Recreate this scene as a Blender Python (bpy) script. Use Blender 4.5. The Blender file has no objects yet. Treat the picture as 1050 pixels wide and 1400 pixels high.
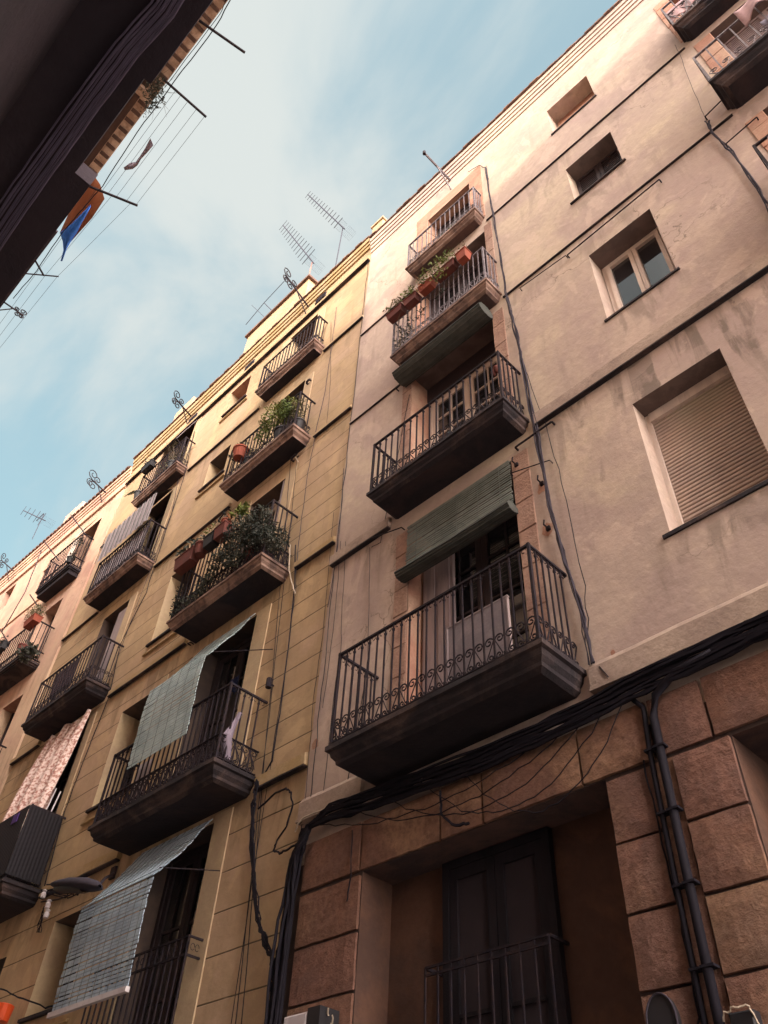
import bpy, math, random
from mathutils import Vector, Matrix
random.seed(7)
R = math.radians
scene = bpy.context.scene
col = scene.collection

# ------------------------------------------------------------------ camera
EYE = 1.6                       # eye height; every Z below is measured from the eye
cam = bpy.data.cameras.new('camera')
camo = bpy.data.objects.new('camera', cam)
col.objects.link(camo)
scene.camera = camo
M = Matrix(((0.7070266, 0.4886623, 0.5111971),
            (0.7057232, -0.5340249, -0.4655880),
            (0.0454768, 0.6899468, -0.7224301)))
camo.matrix_world = Matrix.Translation((0, 0, EYE)) @ M.to_4x4()
cam.sensor_fit = 'VERTICAL'
cam.sensor_height = 24.0
cam.lens = 1112.0 / 1400.0 * 24.0
cam.clip_start = 0.05
cam.clip_end = 500
scene.render.resolution_x = 768
scene.render.resolution_y = 1024

# ------------------------------------------------------------------ light
SUN = Vector((0.40, -1.0, 0.60)).normalized()
sun = bpy.data.lights.new('sun', 'SUN')
suno = bpy.data.objects.new('sun', sun)
col.objects.link(suno)
suno.rotation_euler = SUN.to_track_quat('Z', 'Y').to_euler()
sun.energy = 1.3
sun.angle = R(1.6)
sun.color = (1.0, 0.85, 0.66)

world = bpy.data.worlds.new('World')
scene.world = world
world.use_nodes = True
wn = world.node_tree
wn.nodes.clear()
def wnode(t, **k):
    n = wn.nodes.new(t)
    for a, b in k.items():
        setattr(n, a, b)
    return n
def wmath(op, a, b=None, clamp=False):
    n = wnode('ShaderNodeMath', operation=op, use_clamp=clamp)
    for i, v in enumerate((a, b)):
        if v is None: continue
        if isinstance(v, (int, float)): n.inputs[i].default_value = v
        else: wn.links.new(v, n.inputs[i])
    return n.outputs[0]
sky = wnode('ShaderNodeTexSky')
sky.sky_type = 'NISHITA'
sky.sun_disc = False
sky.sun_elevation = math.asin(SUN.z)
sky.sun_rotation = math.atan2(SUN.x, SUN.y)
sky.air_density = 1.3
sky.dust_density = 1.5
tc = wnode('ShaderNodeTexCoord')
mp = wnode('ShaderNodeMapping')
mp.inputs['Scale'].default_value = (1.7, 2.4, 2.0)
mp.inputs['Rotation'].default_value = (0.3, 0.5, 0.9)
mp.inputs['Location'].default_value = (0.35, 0.1, 0.4)
wn.links.new(tc.outputs['Generated'], mp.inputs[0])
nz = wnode('ShaderNodeTexNoise')
nz.inputs['Scale'].default_value = 1.25
nz.inputs['Detail'].default_value = 9
nz.inputs['Roughness'].default_value = 0.52
nz.inputs['Distortion'].default_value = 0.55
wn.links.new(mp.outputs[0], nz.inputs['Vector'])
def wdot(v):
    n = wnode('ShaderNodeVectorMath', operation='DOT_PRODUCT')
    wn.links.new(tc.outputs['Generated'], n.inputs[0])
    n.inputs[1].default_value = v
    return n.outputs['Value']
# cloud cover thins out low down the street, thickens overhead and towards the sun
low = wdot(Vector((-0.93, 0.33, 0.14)).normalized())
cover = wmath('MULTIPLY', low, -0.36)
fac = wmath('ADD', wmath('MULTIPLY', nz.outputs['Fac'], 2.5), wmath('ADD', wmath('ADD', cover, wmath('MULTIPLY', wmath('MAXIMUM', wdot((0, -1, 0)), 0.0), 0.8)), -0.46))
ramp = wnode('ShaderNodeValToRGB')
ramp.color_ramp.interpolation = 'EASE'
ramp.color_ramp.elements[0].position = 0.30
ramp.color_ramp.elements[1].position = 1.0
ramp.color_ramp.elements[0].color = (0.36, 0.36, 0.36, 1)
wn.links.new(fac, ramp.inputs[0])
gm = wnode('ShaderNodeMapRange', interpolation_type='SMOOTHSTEP')
wn.links.new(wdot(Vector((0.84, -0.42, 0.34)).normalized()), gm.inputs[0])
gm.inputs[1].default_value = 0.36
gm.inputs[2].default_value = 1.0
fill_glow = gm.outputs[0]  # added bright sky patch, away from the sun, filling the lower walls
cl = wnode('ShaderNodeMixRGB', blend_type='MIX')
cl.inputs[1].default_value = (3.0, 3.2, 3.13, 1)
cl.inputs[2].default_value = (68, 60, 54, 1)
wn.links.new(fill_glow, cl.inputs[0])
tint = wnode('ShaderNodeMixRGB', blend_type='MULTIPLY')
tint.inputs[0].default_value = 1
tint.inputs[2].default_value = (0.98, 1.42, 1.14, 1)
wn.links.new(sky.outputs[0], tint.inputs[1])
mixs = wnode('ShaderNodeMixRGB')
wn.links.new(ramp.outputs[0], mixs.inputs[0])
wn.links.new(tint.outputs[0], mixs.inputs[1])
wn.links.new(cl.outputs[0], mixs.inputs[2])
bg = wnode('ShaderNodeBackground')
bg.inputs['Strength'].default_value = 0.10
wn.links.new(mixs.outputs[0], bg.inputs[0])
wo = wnode('ShaderNodeOutputWorld')
wn.links.new(bg.outputs[0], wo.inputs[0])
scene.view_settings.view_transform = 'Standard'
scene.view_settings.look = 'None'
scene.view_settings.gamma = 1
scene.view_settings.exposure = 1.32
scene.render.engine = 'CYCLES'
scene.cycles.max_bounces = 8
scene.cycles.diffuse_bounces = 4

# ------------------------------------------------------------------ materials
MATS = {}
def mat(name, c, rough=0.85, var=0.12, sc=6.0, bump=0.0, bsc=60.0, c2=None, c3=None, metal=0.0,
        streak=0.0, grooves=None, spec=0.3, trans=0.0, stain=None, patch=0.0, stretch=(1, 1, 1), fine=0.0, cracks=0.0, bdist=0.02):
    m = bpy.data.materials.new(name)
    m.use_nodes = True
    nt = m.node_tree
    N, L = nt.nodes, nt.links
    b = N['Principled BSDF']
    b.inputs['Roughness'].default_value = rough
    b.inputs['Metallic'].default_value = metal
    b.inputs['Specular IOR Level'].default_value = spec
    tc = N.new('ShaderNodeTexCoord')
    obj = tc.outputs['Object']
    def noise(s, d=6, r=0.6, v=None, dist=0.0):
        n = N.new('ShaderNodeTexNoise')
        n.inputs['Scale'].default_value = s
        n.inputs['Detail'].default_value = d
        n.inputs['Roughness'].default_value = r
        n.inputs['Distortion'].default_value = dist
        L.new(v or obj, n.inputs['Vector'])
        return n.outputs['Fac']
    def mapv(s, loc=(0, 0, 0)):
        p = N.new('ShaderNodeMapping')
        p.inputs['Scale'].default_value = s
        p.inputs['Location'].default_value = loc
        L.new(obj, p.inputs[0])
        return p.outputs[0]
    def math_(op, a, b_=None, c_=None, clamp=False):
        n = N.new('ShaderNodeMath'); n.operation = op; n.use_clamp = clamp
        for i, v in enumerate((a, b_, c_)):
            if v is None: continue
            if isinstance(v, (int, float)): n.inputs[i].default_value = v
            else: L.new(v, n.inputs[i])
        return n.outputs[0]
    def mr(v, a, b_, c_=0.0, d=1.0):
        n = N.new('ShaderNodeMapRange')
        n.interpolation_type = 'SMOOTHSTEP'
        L.new(v, n.inputs[0])
        for i, x in enumerate((a, b_, c_, d)): n.inputs[i + 1].default_value = x
        return n.outputs[0]
    def mix(f, a, b_, mode='MIX'):
        n = N.new('ShaderNodeMixRGB'); n.blend_type = mode
        for i, v in enumerate((f, a, b_)):
            if isinstance(v, (int, float)): n.inputs[i].default_value = v
            elif isinstance(v, tuple): n.inputs[i].default_value = v + (1,) if len(v) == 3 else v
            else: L.new(v, n.inputs[i])
        return n.outputs[0]
    st = mapv(stretch)
    c2 = c2 or tuple(x * (1 - var) for x in c)
    color = mix(mr(noise(sc, 8, 0.65, st, 0.4), 0.40, 0.60), c, c2)
    if c3:
        color = mix(mr(noise(sc * 0.33, 6, 0.6, mapv(stretch, (5, 9, 2)), 0.8), 0.45, 0.66), color, c3)
    if fine:
        color = mix(mr(noise(sc * 9, 4, 0.7), 0.3, 0.75, 0.0, fine), color, tuple(x * 0.45 for x in c))
    if streak:
        s = noise(1.0, 6, 0.6, mapv((7, 7, 0.7)))
        s2 = noise(0.6, 3, 0.5, mapv((1, 1, 1), (3, 3, 3)))
        f = math_('MULTIPLY', mr(s, 0.48, 0.75), mr(s2, 0.42, 0.62, 0, streak))
        color = mix(f, color, tuple(x * 0.42 for x in c))
    sep = N.new('ShaderNodeSeparateXYZ')
    L.new(obj, sep.inputs[0])
    if stain:
        for (zt, zlen, amt, x0, x1) in stain:
            s = noise(1.0, 7, 0.6, mapv((4.2, 4.2, 0.8), (zt, 0, zt)), 0.6); s = mr(s, 0.3, 0.7)
            g = math_('MULTIPLY', mr(sep.outputs['Z'], zt - zlen, zt - 0.02), math_('LESS_THAN', sep.outputs['Z'], zt))
            gx = math_('MULTIPLY', mr(sep.outputs['X'], x0 - 0.4, x0 + 0.3), mr(sep.outputs['X'], x1 + 0.4, x1 - 0.3))
            thr = math_('SUBTRACT', 0.80, math_('MULTIPLY', g, 0.55))
            f = math_('MULTIPLY', math_('MULTIPLY', math_('GREATER_THAN', g, 0.001), math_('MULTIPLY', math_('SUBTRACT', s, thr), 3.0, None, True)), math_('MULTIPLY', gx, amt))
            color = mix(math_('MULTIPLY', f, 0.55), color, tuple(x * 0.36 for x in c))
    if patch:
        w = math_('MULTIPLY', mr(noise(1.0, 9, 0.62, mapv((0.9, 0.9, 1.1), (2.2, 5, 8)), 1.2), 0.50, 0.535), patch)
        color = mix(w, color, tuple(x * k for x, k in zip(c, (0.80, 0.79, 0.82))))
        w = math_('MULTIPLY', mr(noise(1.0, 8, 0.6, mapv((1.7, 1.7, 1.3), (12, 5, 3)), 0.6), 0.56, 0.60), patch)
        color = mix(w, color, tuple(min(1, x * 1.17) for x in c))
        w = math_('MULTIPLY', mr(noise(1.0, 9, 0.7, mapv((3.0, 3.0, 2.2), (4, 15, 1)), 0.3), 0.57, 0.66), patch * 0.8)
        color = mix(w, color, tuple(x * 0.62 for x in c))
    height = None
    if bump:
        height = math_('MULTIPLY', noise(bsc, 8, 0.7), bump)
    if cracks:
        vor = N.new('ShaderNodeTexVoronoi'); vor.feature = 'DISTANCE_TO_EDGE'
        vor.inputs['Scale'].default_value = 0.55
        dn = N.new('ShaderNodeTexNoise'); dn.inputs['Scale'].default_value = 2.5; dn.inputs['Detail'].default_value = 6
        L.new(obj, dn.inputs['Vector'])
        va = N.new('ShaderNodeVectorMath'); va.operation = 'MULTIPLY_ADD'
        L.new(dn.outputs['Color'], va.inputs[0]); va.inputs[1].default_value = (0.9, 0.9, 0.9); L.new(obj, va.inputs[2])
        L.new(va.outputs[0], vor.inputs['Vector'])
        k = mr(vor.outputs['Distance'], 0.0, 0.006, 1.0, 0.0)
        k = math_('MULTIPLY', k, mr(noise(0.5, 3, 0.5, mapv((1, 1, 1), (7, 1, 4))), 0.5, 0.62, 0, cracks))
        color = mix(k, color, tuple(x * 0.35 for x in c))
    if grooves:
        masks = []
        wob = math_('MULTIPLY', math_('SUBTRACT', noise(1.6, 3, 0.5), 0.5), 0.02)
        z = math_('ADD', sep.outputs['Z'], wob)
        brk = mr(noise(3.0, 5, 0.6, mapv((1, 1, 4))), 0.30, 0.42, 0.35, 1.0)
        for (z0, z1, org, per, amt) in grooves:
            t = math_('FRACT', math_('DIVIDE', math_('SUBTRACT', z, org), per))
            d = math_('MULTIPLY', math_('MINIMUM', t, math_('SUBTRACT', 1.0, t)), per)
            k = mr(d, 0.003, 0.010, amt, 0.0)
            k = math_('MULTIPLY', k, math_('MULTIPLY', math_('GREATER_THAN', sep.outputs['Z'], z0), math_('LESS_THAN', sep.outputs['Z'], z1)))
            masks.append(math_('MULTIPLY', k, brk))
        g = masks[0]
        for k in masks[1:]: g = math_('MAXIMUM', g, k)
        color = mix(g, color, tuple(x * 0.22 for x in c))
        gh = math_('MULTIPLY', g, -0.6)
        height = math_('ADD', height, gh) if height else gh
    L.new(color, b.inputs['Base Color'])
    if height:
        bp = N.new('ShaderNodeBump')
        bp.inputs['Strength'].default_value = 0.8
        bp.inputs['Distance'].default_value = bdist
        L.new(height, bp.inputs['Height'])
        L.new(bp.outputs[0], b.inputs['Normal'])
    if trans:
        b.inputs['Transmission Weight'].default_value = trans
    MATS[name] = m
    return m

PINK = mat('pink_plaster', (0.50, 0.382, 0.318), 0.92, sc=1.1, c2=(0.42, 0.31, 0.275), c3=(0.54, 0.43, 0.325), bump=0.45, bsc=9,
           streak=0.5, fine=0.25, cracks=0.8,
           stain=[(6.66 + EYE, 1.3, 1.6, 3.3, 5.7), (4.40 + EYE, 0.7, 1.0, 4.0, 5.3), (12.05 + EYE, .9, .6, 2.9, 6.3), (9.55 + EYE, .8, .7, 2.9, 6.3), (6.6 + EYE, .9, .7, 0.0, 1.2), (10.44 + EYE, .7, .8, 4.1, 4.9), (7.53 + EYE, .6, .9, 4.1, 5.0)], patch=0.38)
YEL = mat('ochre_plaster', (0.475, 0.335, 0.195), 0.92, sc=1.0, c2=(0.39, 0.265, 0.16), c3=(0.49, 0.335, 0.235), bump=0.4, bsc=9,
          streak=0.45, fine=0.2, cracks=0.3,
          grooves=[(4.08 + EYE, 9.82 + EYE, 7.055 + EYE, 0.332, 0.95), (9.95 + EYE, 14.5 + EYE, 9.9 + EYE, 0.332, 0.32), (-2, 4.02 + EYE, 4.04 + EYE, 0.388, 0.95)],
          stain=[(12.45 + EYE, 0.6, 0.6, -9, 0), (9.85 + EYE, 0.7, 0.8, -9, 0), (7.06 + EYE, 0.8, 0.9, -9, 0), (4.05 + EYE, 1.0, 1.0, -9, 0), (5.0 + EYE, .6, .9, -4.8, -3.6)], patch=0.35)
SAL = mat('salmon_plaster', (0.56, 0.36, 0.265), 0.92, sc=0.8, c2=(0.46, 0.27, 0.21), c3=(0.60, 0.43, 0.30), bump=0.4, bsc=9, streak=0.6, fine=0.2, cracks=0.6)
TRIM_P = mat('grey_pink_render', (0.40, 0.30, 0.25), 0.92, sc=2.5, c2=(0.30, 0.22, 0.185), c3=(0.46, 0.35, 0.28), bump=0.5, bsc=18, fine=0.4)
TRIM_Y = mat('ochre_render', (0.44, 0.315, 0.19), 0.92, sc=2.5, c2=(0.40, 0.27, 0.13), bump=0.3, bsc=18, fine=0.3)
JAMB_Y = mat('pale_ochre_render', (0.50, 0.375, 0.235), 0.92, sc=2.0, c2=(0.44, 0.32, 0.21), bump=0.3, bsc=18, fine=0.2)
BRICK = mat('brick_pink_render', (0.44, 0.235, 0.165), 0.92, sc=3.5, c2=(0.36, 0.18, 0.13), c3=(0.46, 0.30, 0.22), bump=0.5, bsc=25, fine=0.3)
JSTONE = mat('rosy_jamb_stone', (0.40, 0.24, 0.18), 0.9, sc=3.0, c2=(0.31, 0.18, 0.14), c3=(0.45, 0.30, 0.235), bump=1.0, bsc=35, fine=0.5)
ASHLAR = mat('red_sandstone', (0.235, 0.118, 0.082), 0.9, sc=2.2, c2=(0.19, 0.10, 0.078), c3=(0.31, 0.175, 0.11), bump=0.9, bsc=26, fine=0.7, bdist=0.03)
ASHLAR2 = mat('brown_sandstone', (0.25, 0.135, 0.09), 0.9, sc=3, c2=(0.21, 0.125, 0.09), c3=(0.33, 0.20, 0.125), bump=0.7, bsc=22, fine=0.6, bdist=0.03)
ASHLAR3 = mat('rosy_sandstone', (0.25, 0.125, 0.092), 0.9, sc=2, c2=(0.17, 0.092, 0.075), c3=(0.27, 0.155, 0.105), bump=1.0, bsc=34, fine=0.7, bdist=0.03)
MORTAR = mat('dark_joint', (0.07, 0.045, 0.04), 0.95, bump=0.5)
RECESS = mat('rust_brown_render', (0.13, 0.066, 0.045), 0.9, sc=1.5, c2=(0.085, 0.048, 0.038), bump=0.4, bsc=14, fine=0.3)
SLAB = mat('shade_dark_slab', (0.024, 0.019, 0.024), 0.95, sc=4, c2=(0.018, 0.015, 0.020), c3=(0.042, 0.027, 0.029), bump=0.5, bsc=20)  # balcony undersides near black: the shade below them is put into the colour
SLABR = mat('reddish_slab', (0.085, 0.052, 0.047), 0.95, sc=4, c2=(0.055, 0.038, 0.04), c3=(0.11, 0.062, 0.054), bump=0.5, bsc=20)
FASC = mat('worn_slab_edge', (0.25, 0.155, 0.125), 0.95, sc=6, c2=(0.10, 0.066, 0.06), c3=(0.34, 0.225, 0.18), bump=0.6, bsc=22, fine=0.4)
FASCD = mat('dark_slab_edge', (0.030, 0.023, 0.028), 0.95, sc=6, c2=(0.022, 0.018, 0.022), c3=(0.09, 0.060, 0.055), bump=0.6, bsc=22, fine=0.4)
IRON = mat('black_iron', (0.016, 0.013, 0.020), 0.75, sc=20, c2=(0.028, 0.018, 0.02), bump=0.2, bsc=90, spec=0.15)
IRONG = mat('grey_painted_iron', (0.20, 0.17, 0.19), 0.6, sc=20, c2=(0.10, 0.08, 0.09), bump=0.3, bsc=90)
CABLE = mat('black_cable', (0.014, 0.012, 0.018), 0.75, spec=0.12)
CABLEG = mat('grey_cable', (0.05, 0.042, 0.055), 0.8, spec=0.1)
CABLEL = mat('lilac_grey_cable', (0.20, 0.17, 0.26), 0.7)
CABLEW = mat('pale_cable', (0.45, 0.36, 0.28), 0.7)
DARK = mat('dark_interior', (0.03, 0.022, 0.028), 0.9)
BWOOD = mat('nearly_black_wood', (0.020, 0.016, 0.021), 0.8, sc=8, c2=(0.014, 0.012, 0.016), stretch=(1, 1, 0.15), bump=0.2, spec=0.15)
DWOOD = mat('dark_brown_wood', (0.045, 0.031, 0.035), 0.6, sc=8, stretch=(1, 1, 0.15), bump=0.2)
CWOOD = mat('cream_painted_wood', (0.66, 0.55, 0.48), 0.6, sc=8, c2=(0.56, 0.46, 0.41), stretch=(1, 1, 0.15), bump=0.15)
GWOOD = mat('greyish_shutter', (0.30, 0.235, 0.235), 0.6, sc=8, c2=(0.22, 0.17, 0.18), stretch=(1, 1, 0.15), bump=0.15)
ROLLER = mat('beige_plastic_slats', (0.45, 0.345, 0.29), 0.65, sc=2, c2=(0.37, 0.285, 0.25), c3=(0.40, 0.34, 0.27), fine=0.15)
GLASS = mat('window_glass', (0.02, 0.02, 0.025), 0.04, var=0, spec=1.0)
BLD = mat('dark_rolled_slats', (0.065, 0.068, 0.062), 0.6, sc=5, c2=(0.045, 0.048, 0.045))
SOFP = mat('shaded_pink_soffit', (0.17, 0.125, 0.115), 0.95, sc=3, c2=(0.12, 0.09, 0.085))  # darker pink for opening soffits, their shade painted into the colour
SOFY = mat('shaded_ochre_soffit', (0.10, 0.068, 0.055), 0.95, sc=3, c2=(0.07, 0.05, 0.045))  # darker ochre for soffits and lower door reveals, shade painted in
BLG = mat('green_slats', (0.185, 0.20, 0.18), 0.6, sc=3, c2=(0.12, 0.135, 0.12), fine=0.2)
BLB = mat('pale_green_slats', (0.45, 0.55, 0.57), 0.55, sc=3, c2=(0.33, 0.42, 0.45), fine=0.2)
BLU = mat('blue_grey_slats', (0.40, 0.50, 0.60), 0.55, sc=3, c2=(0.28, 0.36, 0.46), fine=0.2)
CORD = mat('blind_cord', (0.10, 0.11, 0.10), 0.8)
BLV = mat('faded_lilac_canvas', (0.34, 0.29, 0.31), 0.85, sc=5, c2=(0.28, 0.24, 0.26))
TERRA = mat('terracotta', (0.28, 0.065, 0.038), 0.8, sc=12, c2=(0.24, 0.06, 0.035), bump=0.2, fine=0.3)
TERRAD = mat('dull_red_clay', (0.14, 0.04, 0.032), 0.8, sc=12, c2=(0.12, 0.04, 0.035), bump=0.2, fine=0.3)
BLACKP = mat('black_plastic', (0.02, 0.018, 0.022), 0.6)
LEAFG = mat('green_leaf', (0.10, 0.15, 0.03), 0.6, sc=5, c2=(0.06, 0.09, 0.02), c3=(0.16, 0.17, 0.04))
LEAFD = mat('dark_leaf', (0.026, 0.033, 0.024), 0.6, sc=5, c2=(0.016, 0.02, 0.018), c3=(0.05, 0.05, 0.036))
LEAFO = mat('olive_leaf', (0.10, 0.10, 0.045), 0.7, sc=5, c2=(0.06, 0.06, 0.03), c3=(0.17, 0.13, 0.07))
LEAFR = mat('dry_orange_bloom', (0.45, 0.16, 0.06), 0.8, sc=5)
STEM = mat('plant_stem', (0.09, 0.065, 0.04), 0.8)
ALU = mat('weathered_aluminium', (0.04, 0.04, 0.055), 0.7, spec=0.15)
REDP = mat('oxide_red_pole', (0.32, 0.13, 0.10), 0.7)
WHITEP = mat('dirty_white_plastic', (0.55, 0.50, 0.52), 0.5, sc=6, c2=(0.46, 0.40, 0.42))
LAMPG = mat('grey_lamp_shell', (0.045, 0.038, 0.05), 0.85, sc=10, spec=0.1)
TILE = mat('clay_roof_tile', (0.16, 0.085, 0.065), 0.9, sc=7, c2=(0.10, 0.06, 0.05), c3=(0.22, 0.125, 0.09), bump=0.4)
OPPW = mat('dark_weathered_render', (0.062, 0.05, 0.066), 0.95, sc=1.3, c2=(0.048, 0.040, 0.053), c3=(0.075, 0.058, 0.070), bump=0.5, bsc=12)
OPPB = mat('brown_soffit', (0.15, 0.095, 0.08), 0.9, sc=3, c2=(0.11, 0.07, 0.062), bump=0.3)
OPPE = mat('pale_eave_render', (0.78, 0.62, 0.52), 0.9, sc=5, c2=(0.50, 0.34, 0.26), bump=0.3, fine=0.3)
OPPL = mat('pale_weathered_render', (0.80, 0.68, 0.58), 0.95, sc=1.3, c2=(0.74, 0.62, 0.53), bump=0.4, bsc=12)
AWN = mat('rust_orange_awning', (0.24, 0.08, 0.035), 0.85, sc=3, c2=(0.22, 0.07, 0.03))
BLUEC = mat('bright_blue_cloth', (0.03, 0.16, 0.62), 0.8, sc=6, c2=(0.025, 0.12, 0.50))
RAG = mat('grey_lilac_cloth', (0.22, 0.18, 0.23), 0.9)
PINKC = mat('pink_laundry', (0.50, 0.33, 0.34), 0.9, sc=8, c2=(0.40, 0.26, 0.28))
BLACKS = mat('black_screen_fabric', (0.010, 0.008, 0.012), 0.8, sc=8, stretch=(6, 6, 0.3))
PURPB = mat('navy_cloth', (0.02, 0.035, 0.11), 0.9)
PURP = mat('purple_cloth', (0.07, 0.03, 0.17), 0.9)
GREENA = mat('green_striped_awning', (0.16, 0.24, 0.045), 0.85)
TEAL = mat('pale_teal_cloth', (0.30, 0.42, 0.40), 0.85)
PLWOOD = mat('grey_board', (0.26, 0.21, 0.22), 0.8, sc=4, c2=(0.19, 0.155, 0.17), bump=0.2, fine=0.3)
ASPH = mat('pale_street_paving', (0.30, 0.27, 0.25), 0.9, bump=0.4, bsc=80)
PAVE = mat('stone_paving', (0.38, 0.34, 0.31), 0.9, bump=0.4, bsc=30)
ORANGE = mat('orange_plastic', (0.75, 0.09, 0.02), 0.5)
INK = mat('black_print', (0.03, 0.02, 0.05), 0.6)
BROWNC = mat('plum_blanket', (0.075, 0.045, 0.06), 0.9, sc=8)

def floral():
    m = bpy.data.materials.new('pink_floral_cloth'); m.use_nodes = True
    nt = m.node_tree; b = nt.nodes['Principled BSDF']; b.inputs['Roughness'].default_value = 0.9
    tc = nt.nodes.new('ShaderNodeTexCoord')
    v = nt.nodes.new('ShaderNodeTexNoise'); v.inputs['Scale'].default_value = 26; v.inputs['Detail'].default_value = 5
    nt.links.new(tc.outputs['Object'], v.inputs['Vector'])
    r = nt.nodes.new('ShaderNodeValToRGB')
    e = r.color_ramp.elements
    e[0].position = 0.40; e[0].color = (0.36, 0.17, 0.14, 1)
    e[1].position = 0.58; e[1].color = (0.74, 0.60, 0.56, 1)
    x = r.color_ramp.elements.new(0.50); x.color = (0.60, 0.42, 0.37, 1)
    nt.links.new(v.outputs['Fac'], r.inputs[0]); nt.links.new(r.outputs[0], b.inputs['Base Color'])
    return m
FLOR = floral()

# ------------------------------------------------------------------ mesh helpers
ORG = {}
def origin(o): return ORG.get(o.name, Vector((0, 0, 0)))
def at(u, v, Y=4.5):
    """a point of the photograph placed at its distance Y (metres across the street)"""
    d = M @ Vector((u - 525.0, 700.0 - v, -1112.0))
    return d * (Y / d.y)

class MB:
    def __init__(s): s.v = []; s.f = []; s.m = []
    def add(s, vs, fs, mi=0):
        n = len(s.v); s.v += [tuple(p) for p in vs]; s.f += [tuple(n + i for i in f) for f in fs]; s.m += [mi] * len(fs); return s
    def quad(s, a, b, c, d, mi=0): return s.add([a, b, c, d], [(0, 1, 2, 3)], mi)
    def box(s, x0, x1, y0, y1, z0, z1, mi=0, bev=0.0):
        if bev:
            b = min(bev, (x1 - x0) * .3, (z1 - z0) * .3)
            # chamfered front (y0) face
            vs = [(x0, y1, z0), (x1, y1, z0), (x1, y1, z1), (x0, y1, z1),
                  (x0, y0 + b, z0), (x1, y0 + b, z0), (x1, y0 + b, z1), (x0, y0 + b, z1),
                  (x0 + b, y0, z0 + b), (x1 - b, y0, z0 + b), (x1 - b, y0, z1 - b), (x0 + b, y0, z1 - b)]
            fs = [(0, 3, 2, 1), (0, 1, 5, 4), (1, 2, 6, 5), (2, 3, 7, 6), (3, 0, 4, 7),
                  (4, 5, 9, 8), (5, 6, 10, 9), (6, 7, 11, 10), (7, 4, 8, 11), (8, 9, 10, 11)]
            s.add(vs, fs, mi); return s
        vs = [(x0, y0, z0), (x1, y0, z0), (x1, y1, z0), (x0, y1, z0), (x0, y0, z1), (x1, y0, z1), (x1, y1, z1), (x0, y1, z1)]
        s.add(vs, [(0, 3, 2, 1), (4, 5, 6, 7), (0, 1, 5, 4), (1, 2, 6, 5), (2, 3, 7, 6), (3, 0, 4, 7)], mi)
        return s
    def bar(s, a, b, w, h=None, mi=0):
        """a square bar from a to b"""
        return s.tube([a, b], w / 2 * 1.3, 4, mi)
    def tube(s, pts, r, n=5, mi=0):
        pts = [Vector(p) for p in pts]
        rings = []
        up = Vector((0.13, 0.21, 0.97))
        for i, p in enumerate(pts):
            d = (pts[min(i + 1, len(pts) - 1)] - pts[max(i - 1, 0)])
            if d.length < 1e-9: d = Vector((0, 0, 1))
            d.normalize()
            u = d.cross(up)
            if u.length < 0.05: u = d.cross(Vector((1, 0, 0)))
            u.normalize(); w = d.cross(u)
            rr = r[i] if isinstance(r, (list, tuple)) else r
            rings.append([p + u * (rr * math.cos(2 * math.pi * k / n + .78)) + w * (rr * math.sin(2 * math.pi * k / n + .78)) for k in range(n)])
        vs = [q for g in rings for q in g]
        fs = []
        for i in range(len(pts) - 1):
            for k in range(n):
                a = i * n + k; b = i * n + (k + 1) % n
                fs.append((a, b, b + n, a + n))
        fs.append(tuple(range(n))[::-1]); fs.append(tuple(range((len(pts) - 1) * n, len(pts) * n)))
        s.add(vs, fs, mi); return s
    def grid(s, rows, mi=0):
        n = len(rows[0]); vs = [p for r in rows for p in r]
        fs = [(i * n + j, i * n + j + 1, (i + 1) * n + j + 1, (i + 1) * n + j) for i in range(len(rows) - 1) for j in range(n - 1)]
        s.add(vs, fs, mi); return s
    def lathe(s, prof, c, axis='z', n=12, mi=0):
        rows = []
        for (r, h) in prof:
            rows.append([(c[0] + r * math.cos(2 * math.pi * k / n), c[1] + r * math.sin(2 * math.pi * k / n), c[2] + h) for k in range(n + 1)])
        return s.grid(rows, mi)
    def data(s, name, mats, o, smooth=False):
        me = bpy.data.meshes.new(name)
        me.from_pydata([(x - o.x, y - o.y, z + EYE - o.z) for x, y, z in s.v], [], s.f)
        for m in (mats if isinstance(mats, (list, tuple)) else [mats]): me.materials.append(m)
        for p, k in zip(me.polygons, s.m):
            p.material_index = k; p.use_smooth = smooth
        me.update()
        return me
    def build(s, name, mats, parent=None, smooth=False, org=None):
        o = origin(parent) if parent else (Vector(org) if org is not None else Vector((0, 0, 0)))
        ob = bpy.data.objects.new(name, s.data(name, mats, o, smooth))
        col.objects.link(ob)
        ORG[ob.name] = o
        if parent: ob.parent = parent
        else: ob.location = o
        return ob
def place(me, name, parent, p):
    """link a copy of mesh me at eye-space point p under parent"""
    ob = bpy.data.objects.new(name, me); col.objects.link(ob)
    ob.parent = parent; ob.location = Vector((p[0], p[1], p[2] + EYE)) - origin(parent)
    return ob
def empty(name, loc, label, cat, group=None):
    o = bpy.data.objects.new(name, None); col.objects.link(o)
    o.empty_display_size = 0.1
    o.location = (loc[0], loc[1], loc[2] + EYE); ORG[o.name] = Vector(o.location)
    return tag(o, label, cat, group)
def tag(o, label=None, cat=None, group=None, kind=None):
    for k, v in (('label', label), ('category', cat), ('group', group), ('kind', kind)):
        if v: o[k] = v
    return o

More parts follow.
